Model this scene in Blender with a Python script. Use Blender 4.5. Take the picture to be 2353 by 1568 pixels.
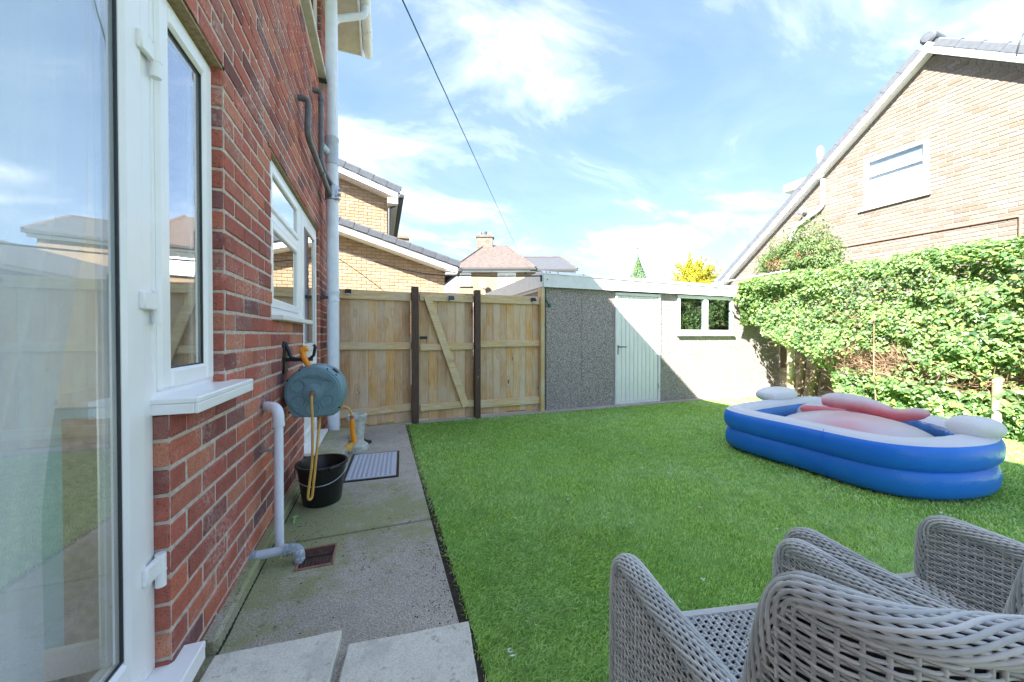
import bpy, bmesh, math, random
import numpy as np
from mathutils import Vector, Matrix, noise as mnoise

random.seed(7); rng = np.random.default_rng(7)
R = math.radians
S = bpy.context.scene
for o in list(bpy.data.objects): bpy.data.objects.remove(o)

# ------------------------------------------------------------------ camera
cam_d = bpy.data.cameras.new('camera'); cam = bpy.data.objects.new('camera', cam_d)
S.collection.objects.link(cam); S.camera = cam
cam_d.sensor_width = 36.0; cam_d.lens = 825.0/2353.0*36.0
cam_d.shift_y = -4.4/2353.0
cam_d.clip_start = 0.02; cam_d.clip_end = 2000
cam.location = (0, 0, 1.2)
cam.rotation_euler = (R(90-0.6), 0, R(-20.05))
S.render.resolution_x, S.render.resolution_y = 1024, 682

# ------------------------------------------------------------------ light
SUNV = Vector((1.0, 0.58, -0.90)).normalized()          # the way the sunlight travels
sun_el = math.asin(-SUNV.z); sun_az = math.atan2(-SUNV.x, -SUNV.y)   # from +Y, clockwise
w = bpy.data.worlds.new('World'); S.world = w; w.use_nodes = True
nt = w.node_tree; nt.nodes.clear()
def wn(t, **k):
    n = nt.nodes.new(t)
    for a, b in k.items(): setattr(n, a, b)
    return n
sky = wn('ShaderNodeTexSky', sky_type='NISHITA', sun_disc=False, sun_elevation=sun_el, sun_rotation=sun_az)
sky.air_density = 0.62; sky.dust_density = 0.25; sky.ozone_density = 2.0; sky.altitude = 60
tc = wn('ShaderNodeTexCoord'); sep = wn('ShaderNodeSeparateXYZ'); nt.links.new(tc.outputs['Generated'], sep.inputs[0])
zz = wn('ShaderNodeMath', operation='ADD'); zz.inputs[1].default_value = 0.26
zm = wn('ShaderNodeMath', operation='MAXIMUM'); zm.inputs[1].default_value = 0.0
nt.links.new(sep.outputs[2], zm.inputs[0]); nt.links.new(zm.outputs[0], zz.inputs[0])
dx = wn('ShaderNodeMath', operation='DIVIDE'); dy = wn('ShaderNodeMath', operation='DIVIDE')
nt.links.new(sep.outputs[0], dx.inputs[0]); nt.links.new(zz.outputs[0], dx.inputs[1])
nt.links.new(sep.outputs[1], dy.inputs[0]); nt.links.new(zz.outputs[0], dy.inputs[1])
cmb = wn('ShaderNodeCombineXYZ'); nt.links.new(dx.outputs[0], cmb.inputs[0]); nt.links.new(dy.outputs[0], cmb.inputs[1])
mp = wn('ShaderNodeMapping'); mp.inputs['Scale'].default_value = (1.15, 2.0, 1); mp.inputs['Rotation'].default_value = (0, 0, 0.5)
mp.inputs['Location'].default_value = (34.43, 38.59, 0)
nt.links.new(cmb.outputs[0], mp.inputs[0])
def wnoise(scale, det, rough, dist):
    n = wn('ShaderNodeTexNoise'); n.inputs['Scale'].default_value = scale; n.inputs['Detail'].default_value = det
    n.inputs['Roughness'].default_value = rough; n.inputs['Distortion'].default_value = dist
    nt.links.new(mp.outputs[0], n.inputs['Vector']); return n
n1 = wnoise(1.5, 8, 0.58, 0.5); n2 = wnoise(0.55, 3, 0.5, 0.2)
ad = wn('ShaderNodeMath', operation='MULTIPLY_ADD'); ad.inputs[1].default_value = 0.38
nt.links.new(n2.outputs['Fac'], ad.inputs[0]); nt.links.new(n1.outputs['Fac'], ad.inputs[2])
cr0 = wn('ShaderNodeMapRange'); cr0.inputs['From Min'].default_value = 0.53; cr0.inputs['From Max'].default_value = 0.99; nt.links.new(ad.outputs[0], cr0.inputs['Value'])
cr = wn('ShaderNodeValToRGB'); ce = cr.color_ramp; nt.links.new(cr0.outputs[0], cr.inputs[0])      # thin veils, a few banks made extra bright to light the shaded garden
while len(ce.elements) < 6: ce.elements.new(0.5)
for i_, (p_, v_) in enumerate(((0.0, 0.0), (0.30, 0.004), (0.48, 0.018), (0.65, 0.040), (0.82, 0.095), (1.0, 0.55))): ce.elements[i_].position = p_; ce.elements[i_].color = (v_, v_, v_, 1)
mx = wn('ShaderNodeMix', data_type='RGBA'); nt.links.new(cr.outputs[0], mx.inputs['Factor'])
gam = wn('ShaderNodeGamma'); gam.inputs[1].default_value = 0.48; nt.links.new(sky.outputs[0], gam.inputs[0])   # gamma evens out the sky's brightness between zenith and horizon
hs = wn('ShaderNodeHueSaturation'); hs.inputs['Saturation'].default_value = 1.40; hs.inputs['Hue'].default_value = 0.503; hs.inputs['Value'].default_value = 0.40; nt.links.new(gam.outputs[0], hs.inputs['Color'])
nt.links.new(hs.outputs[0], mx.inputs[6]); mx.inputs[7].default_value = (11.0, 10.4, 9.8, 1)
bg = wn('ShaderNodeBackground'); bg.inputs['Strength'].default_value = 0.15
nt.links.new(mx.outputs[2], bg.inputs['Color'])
wo = wn('ShaderNodeOutputWorld'); nt.links.new(bg.outputs[0], wo.inputs[0])

sd = bpy.data.lights.new('sun', 'SUN'); sd.energy = 2.0; sd.angle = R(0.5); sd.color = (1.0, 0.955, 0.88)
sun = bpy.data.objects.new('sun', sd); S.collection.objects.link(sun)
sun.rotation_euler = SUNV.to_track_quat('-Z', 'Y').to_euler(); sun.location = (-6, -4, 9)
vs = S.view_settings; vs.view_transform = 'Standard'; vs.look = 'None'; vs.exposure = 3.76; vs.gamma = 1.0
vs.use_curve_mapping = False

# ------------------------------------------------------------------ helpers: materials
MATS = {}
class M:
    """small node-graph writer around a Principled shader"""
    def __init__(s, name, rough=0.6, spec=0.4):
        m = bpy.data.materials.new(name); m.use_nodes = True; s.m = m; s.t = m.node_tree
        s.p = s.t.nodes['Principled BSDF']; s.p.inputs['Roughness'].default_value = rough
        s.p.inputs['Specular IOR Level'].default_value = spec; s.out = s.t.nodes['Material Output']; s._pos = None
        MATS[name] = m
    def n(s, t, **k):
        x = s.t.nodes.new(t)
        for a, b in k.items(): setattr(x, a, b)
        return x
    def l(s, a, b): s.t.links.new(a, b)
    def pos(s, obj=False):
        return s.n('ShaderNodeTexCoord').outputs['Object'] if obj else s.n('ShaderNodeNewGeometry').outputs['Position']
    def mapped(s, v, scale=(1,1,1), rot=(0,0,0), loc=None):
        x = s.n('ShaderNodeMapping'); x.inputs['Scale'].default_value = scale; x.inputs['Rotation'].default_value = rot
        s.l(v, x.inputs[0])
        if loc is not None: s.l(loc, x.inputs['Location'])
        return x.outputs[0]
    def noise(s, v, scale, det=4, rough=0.55, dist=0.0):
        x = s.n('ShaderNodeTexNoise'); x.inputs['Scale'].default_value = scale; x.inputs['Detail'].default_value = det
        x.inputs['Roughness'].default_value = rough; x.inputs['Distortion'].default_value = dist
        s.l(v, x.inputs['Vector']); return x.outputs['Fac']
    def voro(s, v, scale, out='Color', feat='F1'):
        x = s.n('ShaderNodeTexVoronoi', feature=feat); x.inputs['Scale'].default_value = scale
        s.l(v, x.inputs['Vector']); return x.outputs[out]
    def ramp(s, f, stops, interp='LINEAR'):
        x = s.n('ShaderNodeValToRGB'); x.color_ramp.interpolation = interp; e = x.color_ramp.elements
        while len(e) < len(stops): e.new(0.5)
        for i, (p, c) in enumerate(stops):
            e[i].position = p; e[i].color = (*c, 1) if not isinstance(c, (int, float)) else (c, c, c, 1)
        s.l(f, x.inputs[0]); return x.outputs[0]
    def mix(s, f, a, b, mode='MIX'):
        x = s.n('ShaderNodeMix', data_type='RGBA', blend_type=mode)
        for v, i in ((f, 0), (a, 6), (b, 7)):
            if hasattr(v, 'is_linked') or isinstance(v, bpy.types.NodeSocket): s.l(v, x.inputs[i])
            elif isinstance(v, (int, float)): x.inputs[i].default_value = v if i == 0 else (v, v, v, 1)
            else: x.inputs[i].default_value = (*v, 1)
        return x.outputs[2]
    def math(s, op, a, b=0.5, c=None):
        x = s.n('ShaderNodeMath', operation=op)
        for i, v in enumerate((a, b, c)):
            if v is None: continue
            if isinstance(v, (int, float)): x.inputs[i].default_value = v
            else: s.l(v, x.inputs[i])
        return x.outputs[0]
    def rnd(s):
        """one random number for each brick, board or leaf, whether a mesh island or an object"""
        a = s.n('ShaderNodeNewGeometry').outputs['Random Per Island']; b = s.n('ShaderNodeObjectInfo').outputs['Random']
        return s.math('FRACT', s.math('ADD', a, b))
    def bump(s, h, strength=0.3, dist=0.01):
        x = s.n('ShaderNodeBump'); x.inputs['Strength'].default_value = strength; x.inputs['Distance'].default_value = dist
        s.l(h, x.inputs['Height']); s.l(x.outputs[0], s.p.inputs['Normal']); return x
    def col(s, c):
        if isinstance(c, tuple): s.p.inputs['Base Color'].default_value = (*c, 1)
        else: s.l(c, s.p.inputs['Base Color'])
        return s

def simple(name, c, rough=0.5, var=0.12, scale=18, spec=0.4, bump=0.0, metal=0.0, bscale=60):
    m = M(name, rough, spec); v = m.pos()
    n = m.noise(v, scale, 5); d = tuple(x*(1-var) for x in c); b = tuple(min(1, x*(1+var)) for x in c)
    m.col(m.ramp(n, [(0.3, d), (0.7, b)])); m.p.inputs['Metallic'].default_value = metal
    if bump: m.bump(m.noise(v, bscale, 5), bump, 0.004)
    return m.m

def brick_mat(name, stops, speck=0.35, dark=(0.05,0.03,0.03), grain=260, eff=False):
    m = M(name, 0.9, 0.2); v = m.pos(); r = m.rnd()
    c = m.ramp(r, stops)
    n = m.noise(v, 34, 6, 0.65); c = m.mix(m.ramp(n, [(0.3, 0.0), (0.75, 1.0)]), m.mix(1.0, c, 0.72, 'MULTIPLY'), c)
    g = m.noise(v, grain, 3, 0.7)
    c = m.mix(m.math('MULTIPLY', m.ramp(g, [(0.53, 0.0), (0.66, 1.0)]), speck), c, dark)
    if eff:      # pale lime bloom with ragged edges
        e = m.math('MULTIPLY', m.ramp(m.noise(v, 3.1, 3), [(0.50, 0.0), (0.66, 1.0)]), m.ramp(m.noise(v, 58, 5, 0.7), [(0.45, 0.0), (0.62, 1.0)]))
        c = m.mix(m.math('MULTIPLY', e, 0.55), c, (0.62, 0.56, 0.53))
    m.col(c); m.bump(m.math('ADD', m.noise(v, grain*0.6, 4, 0.7), m.math('MULTIPLY', n, 1.5)), 0.55, 0.004); return m.m

brick_mat('red_brick', [(0.0,(0.227,0.088,0.084)),(0.10,(0.536,0.160,0.113)),(0.22,(0.391,0.122,0.101)),(0.34,(0.639,0.202,0.126)),(0.46,(0.288,0.105,0.097)),(0.58,(0.577,0.172,0.122)),(0.70,(0.453,0.139,0.109)),(0.82,(0.659,0.269,0.168)),(0.92,(0.309,0.139,0.134)),(1.0,(0.206,0.101,0.105))], 0.75, (0.085,0.045,0.04), 170, eff=True)
brick_mat('buff_brick', [(0.0,(0.414,0.290,0.181)),(0.3,(0.495,0.361,0.232)),(0.55,(0.450,0.299,0.181)),(0.8,(0.540,0.414,0.284)),(1.0,(0.387,0.264,0.172))], 0.14, (0.28,0.2,0.13), 90)
brick_mat('orange_buff_brick', [(0.0,(0.506,0.351,0.215)),(0.4,(0.570,0.414,0.267)),(0.75,(0.534,0.387,0.241)),(1.0,(0.478,0.324,0.198))], 0.1, (0.3,0.18,0.1), 90)
brick_mat('pale_brick', [(0.0,(0.186,0.153,0.126)),(0.3,(0.218,0.192,0.167)),(0.55,(0.203,0.174,0.148)),(0.8,(0.232,0.211,0.191)),(0.94,(0.199,0.150,0.116)),(1.0,(0.178,0.140,0.112))], 0.12, (0.3,0.22,0.16), 80)
simple('mortar', (0.54,0.46,0.40), 0.95, 0.25, 40, 0.1, 0.5)
simple('pale_mortar', (0.21,0.19,0.172), 0.95, 0.15, 40, 0.1, 0.4)
simple('white_upvc', (0.90,0.90,0.90), 0.28, 0.03, 6, 0.5)
simple('white_paint', (0.84,0.85,0.86), 0.45, 0.06, 9, 0.4)
simple('cream_soffit', (0.58,0.56,0.48), 0.6, 0.12, 8)
simple('gasket', (0.03,0.035,0.04), 0.5, 0.1)
simple('lintel_stone', (0.34,0.25,0.15), 0.95, 0.3, 60, 0.1, 0.5)
simple('plaster', (0.84,0.88,0.88), 0.9, 0.04, 5)
simple('teal_wall', (0.55,0.76,0.84), 0.9, 0.04, 5)
simple('carpet', (0.46,0.43,0.39), 1.0, 0.25, 120, 0.05, 0.4)
simple('pipe_grey_blue', (0.52,0.58,0.68), 0.35, 0.08, 12)
simple('pipe_white', (0.74,0.79,0.90), 0.35, 0.06, 12)
simple('pipe_dark', (0.13,0.14,0.16), 0.4, 0.2, 20)
simple('black_plastic', (0.012,0.013,0.015), 0.32, 0.3, 60)
simple('orange_plastic', (0.85,0.30,0.02), 0.35, 0.08, 20)
simple('hose_yellow', (0.62,0.38,0.10), 0.4, 0.1, 20)
simple('roof_tile', (0.09,0.10,0.118), 0.75, 0.15, 12, 0.3, 0.4)
simple('old_roof', (0.115,0.095,0.088), 0.9, 0.22, 5, 0.2, 0.4)
simple('ridge_dark', (0.06,0.065,0.07), 0.5, 0.1)
simple('metal_dark', (0.04,0.05,0.06), 0.35, 0.1, 20, 0.5, 0, 0.5)
simple('galvanised', (0.42,0.44,0.46), 0.35, 0.15, 30, 0.5, 0, 0.8)
simple('soil', (0.045,0.037,0.03), 1.0, 0.5, 90, 0.1, 0.8)
simple('cloth_cable', (0.03,0.03,0.035), 0.5, 0.1)
simple('rope_green', (0.02,0.17,0.16), 0.6, 0.3, 80)
simple('blue_vinyl_liner', (0.07,0.26,0.62), 0.18, 0.1, 6, 0.5)
simple('bark', (0.23,0.19,0.13), 0.95, 0.35, 25, 0.1, 0.7)
simple('twig', (0.30,0.20,0.135), 0.9, 0.35, 9, 0.1)
simple('green_plastic', (0.35,0.62,0.25), 0.4, 0.05)
simple('iron_rust', (0.10,0.055,0.045), 0.8, 0.35, 40, 0.3, 0.6)
simple('clay', (0.30,0.17,0.13), 0.85, 0.2, 30, 0.2, 0.4)
simple('ground_far', (0.16,0.18,0.09), 1.0, 0.3, 1.5, 0.1)
simple('fluff_white', (0.75,0.77,0.75), 0.9, 0.05)
simple('stone_white', (0.52,0.53,0.49), 0.9, 0.28, 24, 0.2, 0.8)
simple('window_blind', (0.42,0.43,0.45), 0.8, 0.1, 2.0)
simple('frosted_pane', (0.72,0.74,0.77), 0.25, 0.06, 2.2, 0.5)
simple('dark_room', (0.26,0.30,0.30), 0.9, 0.1)
simple('rattan_gap_shade', (0.08,0.088,0.095), 0.7, 0.1)  # dark colour stands in for shade between the strands
simple('solar_black', (0.02,0.025,0.035), 0.2, 0.1, 20, 0.6)

def glass(name, tint, boost, rough=0.0):
    m = M(name); t = m.t
    tr = m.n('ShaderNodeBsdfTransparent'); tr.inputs[0].default_value = (*tint, 1)
    gl = m.n('ShaderNodeBsdfGlossy'); gl.inputs['Roughness'].default_value = rough
    fr = m.n('ShaderNodeLayerWeight'); fr.inputs['Blend'].default_value = 0.5      # Schlick, the same from both sides of the pane
    f = m.math('MINIMUM', m.math('MULTIPLY', m.math('MULTIPLY_ADD', m.math('POWER', fr.outputs['Facing'], 4.0), 0.9, 0.05), boost), 0.95)
    mi = m.n('ShaderNodeMixShader'); m.l(f, mi.inputs[0]); m.l(tr.outputs[0], mi.inputs[1]); m.l(gl.outputs[0], mi.inputs[2])
    m.l(mi.outputs[0], m.out.inputs[0]); return m.m
glass('window_glass', (0.94,0.97,0.99), 2.7)
glass('tinted_glass', (0.55,0.72,0.72), 3.6)

def curtain_mat():
    m = M('net_curtain', 0.9, 0.1); v = m.pos()
    m.col(m.ramp(m.noise(v, 140, 3), [(0.3,(0.70,0.82,0.92)),(0.7,(0.82,0.90,0.96))]))
    tl = m.n('ShaderNodeBsdfTranslucent'); tl.inputs[0].default_value = (0.8,0.84,0.88,1)
    mi = m.n('ShaderNodeMixShader'); mi.inputs[0].default_value = 0.35
    m.l(m.p.outputs[0], mi.inputs[1]); m.l(tl.outputs[0], mi.inputs[2]); m.l(mi.outputs[0], m.out.inputs[0])
curtain_mat()

def concrete_mat():
    m = M('path_concrete', 0.92, 0.2); v = m.pos()
    big = m.noise(v, 1.9, 4, 0.6); fine = m.noise(v, 150, 4, 0.75)
    c = m.ramp(big, [(0.3,(0.47,0.435,0.375)),(0.7,(0.74,0.685,0.60))])
    c = m.mix(m.ramp(fine, [(0.38, 0.9), (0.62, 0.0)]), c, (0.24,0.22,0.19))
    sp = m.voro(v, 95, 'Distance'); rr = m.voro(v, 95)
    pick = m.math('MULTIPLY', m.ramp(sp, [(0.16, 1.0), (0.24, 0.0)]), m.ramp(rr, [(0.62, 0.0), (0.66, 1.0)], 'LINEAR'))
    c = m.mix(m.math('MULTIPLY', pick, 0.7), c, (0.80,0.78,0.74))
    # green algae, thickest beside the wall and along the joint
    sp3 = m.n('ShaderNodeSeparateXYZ'); m.l(v, sp3.inputs[0])
    nearwall = m.n('ShaderNodeMapRange'); nearwall.inputs['From Min'].default_value = -0.1; nearwall.inputs['From Max'].default_value = -0.55; m.l(sp3.outputs[0], nearwall.inputs[0])
    jy = m.math('ABSOLUTE', m.math('SUBTRACT', sp3.outputs[1], 2.5)); ny = m.n('ShaderNodeMapRange'); ny.inputs['From Min'].default_value = 0.75; ny.inputs['From Max'].default_value = 0.05; m.l(jy, ny.inputs[0])
    a = m.math('MULTIPLY_ADD', nearwall.outputs[0], 0.22, m.math('MULTIPLY', ny.outputs[0], 0.30))
    al = m.ramp(m.math('ADD', a, m.noise(v, 5.2, 6, 0.68)), [(0.57, 0.0), (0.80, 1.0)])
    c = m.mix(m.math('MULTIPLY', al, 0.72), c, (0.27,0.31,0.12))
    dk = m.math('MULTIPLY', m.ramp(m.noise(v, 31, 5, 0.7), [(0.58, 0.0), (0.66, 1.0)]), m.ramp(m.noise(v, 3.3, 3), [(0.45, 0.0), (0.60, 1.0)]))
    c = m.mix(m.math('MULTIPLY', dk, 0.75), c, (0.05,0.05,0.045))
    m.col(c); m.bump(m.math('ADD', fine, m.math('MULTIPLY', sp, 0.6)), 0.8, 0.006)
concrete_mat()
def slab_mat():
    m = M('paving_slab', 0.9, 0.25); v = m.pos()
    c = m.ramp(m.noise(v, 4.5, 6, 0.65), [(0.3,(0.66,0.65,0.57)),(0.55,(0.78,0.76,0.67)),(0.75,(0.71,0.68,0.58))])
    c = m.mix(m.ramp(m.noise(v, 190, 3, 0.7), [(0.34, 0.6), (0.55, 0.0)]), c, (0.46,0.45,0.39))
    c = m.mix(m.math('MULTIPLY', m.ramp(m.noise(v, 24, 4, 0.65), [(0.60, 0.0), (0.68, 1.0)]), 0.55), c, (0.25,0.25,0.19)); c = m.mix(m.math('MULTIPLY', m.ramp(m.noise(v, 7, 5, 0.7), [(0.5, 0.0), (0.62, 1.0)]), 0.4), c, (0.42,0.42,0.36))
    ck = m.noise(v, 3.4, 7, 0.7, 0.8); ck = m.math('ABSOLUTE', m.math('SUBTRACT', ck, 0.52))
    ck = m.math('ADD', ck, m.ramp(m.noise(v, 1.3, 2), [(0.46, 0.05), (0.56, 0.0)])); c = m.mix(m.ramp(ck, [(0.0, 0.6), (0.004, 0.0)]), c, (0.2,0.19,0.16))
    m.col(c); m.bump(m.math('ADD', m.noise(v, 120, 4, 0.7), m.noise(v, 9, 4)), 0.5, 0.006)
slab_mat()
def timber_mat(name, stops, axis='Z', knots=True, rough=0.8):
    m = M(name, rough, 0.25); r = m.rnd(); v = m.pos()
    off = m.n('ShaderNodeCombineXYZ'); m.l(m.math('MULTIPLY', r, 17.0), off.inputs[0]); m.l(m.math('MULTIPLY', r, 31.0), off.inputs[2])
    add = m.n('ShaderNodeVectorMath', operation='ADD'); m.l(v, add.inputs[0]); m.l(off.outputs[0], add.inputs[1]); vv = add.outputs[0]
    sc = {'Z': (1, 1, 0.07), 'X': (0.07, 1, 1), 'N': (1, 1, 0.12)}[axis]
    gr = m.noise(m.mapped(vv, sc), 44, 6, 0.6, 1.6); fine = m.noise(m.mapped(vv, tuple(x*(0.4 if x < 0.5 else 1) for x in sc)), 240, 3)
    c = m.ramp(r, stops); c = m.mix(m.ramp(gr, [(0.36, 0.0), (0.62, 1.0)]), m.mix(1.0, c, (0.78,0.72,0.62), 'MULTIPLY'), c)
    c = m.mix(m.math('MULTIPLY', m.ramp(fine, [(0.35, 1.0), (0.6, 0.0)]), 0.28), c, (0.20,0.15,0.09))
    c = m.mix(m.math('MULTIPLY', m.ramp(m.noise(vv, 2.6, 3), [(0.42, 0.0), (0.66, 1.0)]), 0.45), c, (0.76,0.69,0.58))
    if knots:
        kv = m.mapped(vv, (1, 1, 0.42) if axis == 'Z' else (0.42, 1, 1)); kd = m.voro(kv, 5.2, 'Distance')
        c = m.mix(m.ramp(kd, [(0.05, 0.85), (0.11, 0.0)]), c, (0.13,0.075,0.04))
        c = m.mix(m.math('MULTIPLY', m.ramp(m.math('ABSOLUTE', m.math('SUBTRACT', kd, 0.17)), [(0.0, 1.0), (0.05, 0.0)]), 0.30), c, (0.28,0.20,0.11))
    m.col(c); m.bump(gr, 0.25, 0.003); return m.m
BST = [(0.0,(0.84,0.52,0.25)),(0.2,(0.92,0.57,0.24)),(0.4,(0.74,0.47,0.27)),(0.6,(0.92,0.66,0.40)),(0.8,(0.64,0.40,0.22)),(1.0,(0.92,0.72,0.50))]
timber_mat('fence_board', BST)
timber_mat('fence_rail', [(0.0,(0.86,0.64,0.36)),(1.0,(0.92,0.72,0.43))], 'X')
timber_mat('new_post', [(0.0,(0.78,0.58,0.30)),(1.0,(0.78,0.58,0.30))], 'Z', False)
timber_mat('old_board', [(0.0,(0.16,0.12,0.085)),(0.5,(0.21,0.165,0.12)),(1.0,(0.13,0.10,0.075))])
timber_mat('round_post', [(0.0,(0.30,0.26,0.17)),(1.0,(0.40,0.33,0.22))], 'Z', False)
def brown_post():
    m = M('brown_post', 0.6, 0.3); v = m.pos()
    c = m.ramp(m.noise(m.mapped(v, (1,1,0.1)), 60, 4), [(0.3,(0.07,0.045,0.036)),(0.7,(0.14,0.09,0.07))])
    f = m.ramp(m.noise(m.mapped(v, (1,1,0.35)), 17, 3), [(0.66, 0.0), (0.69, 1.0)])
    m.col(m.mix(m.math('MULTIPLY', f, 0.7), c, (0.40,0.38,0.36)))
brown_post()
def pebble_mat():
    m = M('pebble_dash', 0.85, 0.3); v = m.pos()
    d = m.voro(v, 78, 'Distance'); c0 = m.voro(v, 78)
    c = m.ramp(c0, [(0.0,(0.14,0.125,0.125)),(0.18,(0.54,0.45,0.40)),(0.34,(0.86,0.83,0.80)),(0.55,(0.64,0.57,0.52)),(0.7,(0.88,0.86,0.84)),(0.88,(0.28,0.25,0.25)),(1.0,(0.80,0.75,0.70))])
    c = m.mix(m.ramp(d, [(0.35, 0.0), (0.62, 0.85)]), c, (0.22,0.205,0.195))
    c = m.mix(m.math('MULTIPLY', m.ramp(m.noise(v, 1.6, 3), [(0.35, 0.0), (0.7, 1.0)]), 0.22), c, (0.60,0.56,0.53)); c = m.mix(1.0, c, (0.83,0.79,0.80), 'MULTIPLY')
    m.col(c); m.bump(m.math('SUBTRACT', 1.0, d), 0.9, 0.009)
pebble_mat()
def leaf_mat(name, stops, gloss=0.45, trans=0.35, spec=0.4):
    m = M(name, gloss, spec); r = m.rnd(); v = m.pos(); c = m.ramp(r, stops)
    c = m.mix(m.math('MULTIPLY', m.ramp(m.noise(v, 1.7, 3), [(0.4, 0.0), (0.65, 1.0)]), 0.4), c, tuple(0.7*x for x in stops[0][1]))
    m.col(c); tl = m.n('ShaderNodeBsdfTranslucent'); m.l(m.mix(1.0, c, (1.5,1.5,0.6), 'MULTIPLY'), tl.inputs[0])
    mi = m.n('ShaderNodeMixShader'); mi.inputs[0].default_value = trans
    m.l(m.p.outputs[0], mi.inputs[1]); m.l(tl.outputs[0], mi.inputs[2]); m.l(mi.outputs[0], m.out.inputs[0]); return m.m
leaf_mat('ivy_leaf', [(0.0,(0.05,0.115,0.05)),(0.2,(0.12,0.22,0.085)),(0.5,(0.20,0.33,0.12)),(0.8,(0.28,0.43,0.16)),(0.95,(0.38,0.48,0.15)),(1.0,(0.48,0.50,0.14))], 0.36, 0.36)
leaf_mat('shrub_leaf', [(0.0,(0.08,0.14,0.06)),(0.5,(0.15,0.24,0.085)),(1.0,(0.22,0.33,0.11))], 0.6)
leaf_mat('dead_leaf', [(0.0,(0.30,0.13,0.06)),(1.0,(0.42,0.22,0.10))], 0.8)
leaf_mat('conifer_leaf', [(0.0,(0.10,0.17,0.08)),(1.0,(0.20,0.32,0.12))], 0.7)
leaf_mat('golden_leaf', [(0.0,(0.24,0.24,0.02)),(0.5,(0.42,0.40,0.03)),(1.0,(0.50,0.44,0.04))], 0.7)
def turf():
    m = M('turf_blade', 0.55, 0.3); r = m.rnd(); v = m.pos()
    c = m.ramp(r, [(0.0,(0.14,0.29,0.05)),(0.25,(0.32,0.56,0.10)),(0.55,(0.53,0.79,0.18)),(0.8,(0.69,0.92,0.30)),(0.94,(0.84,0.95,0.46)),(1.0,(0.90,0.88,0.56))])
    p = m.noise(v, 2.2, 6, 0.68); c = m.mix(m.math('MULTIPLY', m.ramp(p, [(0.42, 0.0), (0.66, 1.0)]), 0.42), c, (0.60,0.84,0.48))
    p2 = m.noise(v, 5.5, 5, 0.7); c = m.mix(m.math('MULTIPLY', m.ramp(p2, [(0.5, 0.0), (0.66, 1.0)]), 0.45), c, (0.22,0.40,0.09))
    m.col(c); tl = m.n('ShaderNodeBsdfTranslucent'); m.l(c, tl.inputs[0]); mi = m.n('ShaderNodeMixShader'); mi.inputs[0].default_value = 0.5
    m.l(m.p.outputs[0], mi.inputs[1]); m.l(tl.outputs[0], mi.inputs[2]); m.l(mi.outputs[0], m.out.inputs[0])
    g = M('turf_backing', 0.95, 0.1); v = g.pos()
    g.col(g.ramp(g.noise(v, 70, 5), [(0.3,(0.14,0.30,0.06)),(0.7,(0.28,0.50,0.12))])); g.bump(g.noise(v, 120, 3), 0.8, 0.01)
turf()
def vinyl(name, stops, rough=0.3, trans=0.15):
    m = M(name, rough, 0.5); v = m.pos()
    c = m.ramp(m.noise(v, 2.5, 3), stops); m.col(c)
    m.bump(m.math('ADD', m.noise(v, 13, 4, 0.6), m.math('MULTIPLY', m.noise(m.mapped(v, (1, 1, 0.25)), 42, 4, 0.6, 1.2), 0.5)), 0.22, 0.02)
    tl = m.n('ShaderNodeBsdfTranslucent'); m.l(c, tl.inputs[0]); mi = m.n('ShaderNodeMixShader'); mi.inputs[0].default_value = trans
    m.l(m.p.outputs[0], mi.inputs[1]); m.l(tl.outputs[0], mi.inputs[2]); m.l(mi.outputs[0], m.out.inputs[0])
vinyl('pool_blue', [(0.3,(0.02,0.24,0.94)),(0.7,(0.03,0.29,0.96))], 0.26, 0.25)
vinyl('pool_white', [(0.3,(0.84,0.86,0.89)),(0.7,(0.88,0.90,0.92))], 0.35, 0.25)
def pink():
    m = M('float_pink', 0.28, 0.5); a = m.n('ShaderNodeAttribute', attribute_name='tone').outputs['Fac']; v = m.pos()
    f = m.math('ADD', a, m.math('MULTIPLY', m.math('SUBTRACT', m.noise(v, 5, 3), 0.5), 0.35))
    c = m.ramp(f, [(0.15,(0.84,0.82,0.84)),(0.5,(0.86,0.55,0.58)),(0.95,(0.80,0.20,0.22))]); m.col(c)
    tl = m.n('ShaderNodeBsdfTranslucent'); m.l(c, tl.inputs[0]); mi = m.n('ShaderNodeMixShader'); mi.inputs[0].default_value = 0.3
    m.l(m.p.outputs[0], mi.inputs[1]); m.l(tl.outputs[0], mi.inputs[2]); m.l(mi.outputs[0], m.out.inputs[0])
pink()
def rattan():
    m = M('rattan', 0.5, 0.35); r = m.rnd(); v = m.pos(True)
    c = m.ramp(r, [(0.0,(0.44,0.47,0.475)),(0.5,(0.60,0.635,0.63)),(1.0,(0.78,0.80,0.78))])
    c = m.mix(m.math('MULTIPLY', m.ramp(m.noise(v, 60, 3), [(0.4, 0.0), (0.7, 1.0)]), 0.35), c, (0.74,0.76,0.72)); m.col(c)
    m.bump(m.noise(v, 700, 2), 0.15, 0.001)
rattan()
def reel_mat():
    m = M('reel_plastic', 0.42, 0.4); v = m.pos()
    m.col(m.ramp(m.noise(v, 22, 4), [(0.3,(0.135,0.25,0.30)),(0.7,(0.17,0.295,0.35))])); m.bump(m.noise(v, 500, 2), 0.12, 0.001)
reel_mat()
def limed(name, base, patch):
    m = M(name, 0.5, 0.35); v = m.pos()
    m.col(m.mix(m.ramp(m.noise(v, 42, 5, 0.7), [(0.52, 0.0), (0.6, 0.8)]), base, patch))
limed('limed_pipe', (0.27,0.34,0.41), (0.62,0.62,0.60)); limed('white_spotted', (0.55,0.60,0.70), (0.66,0.70,0.78))
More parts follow.
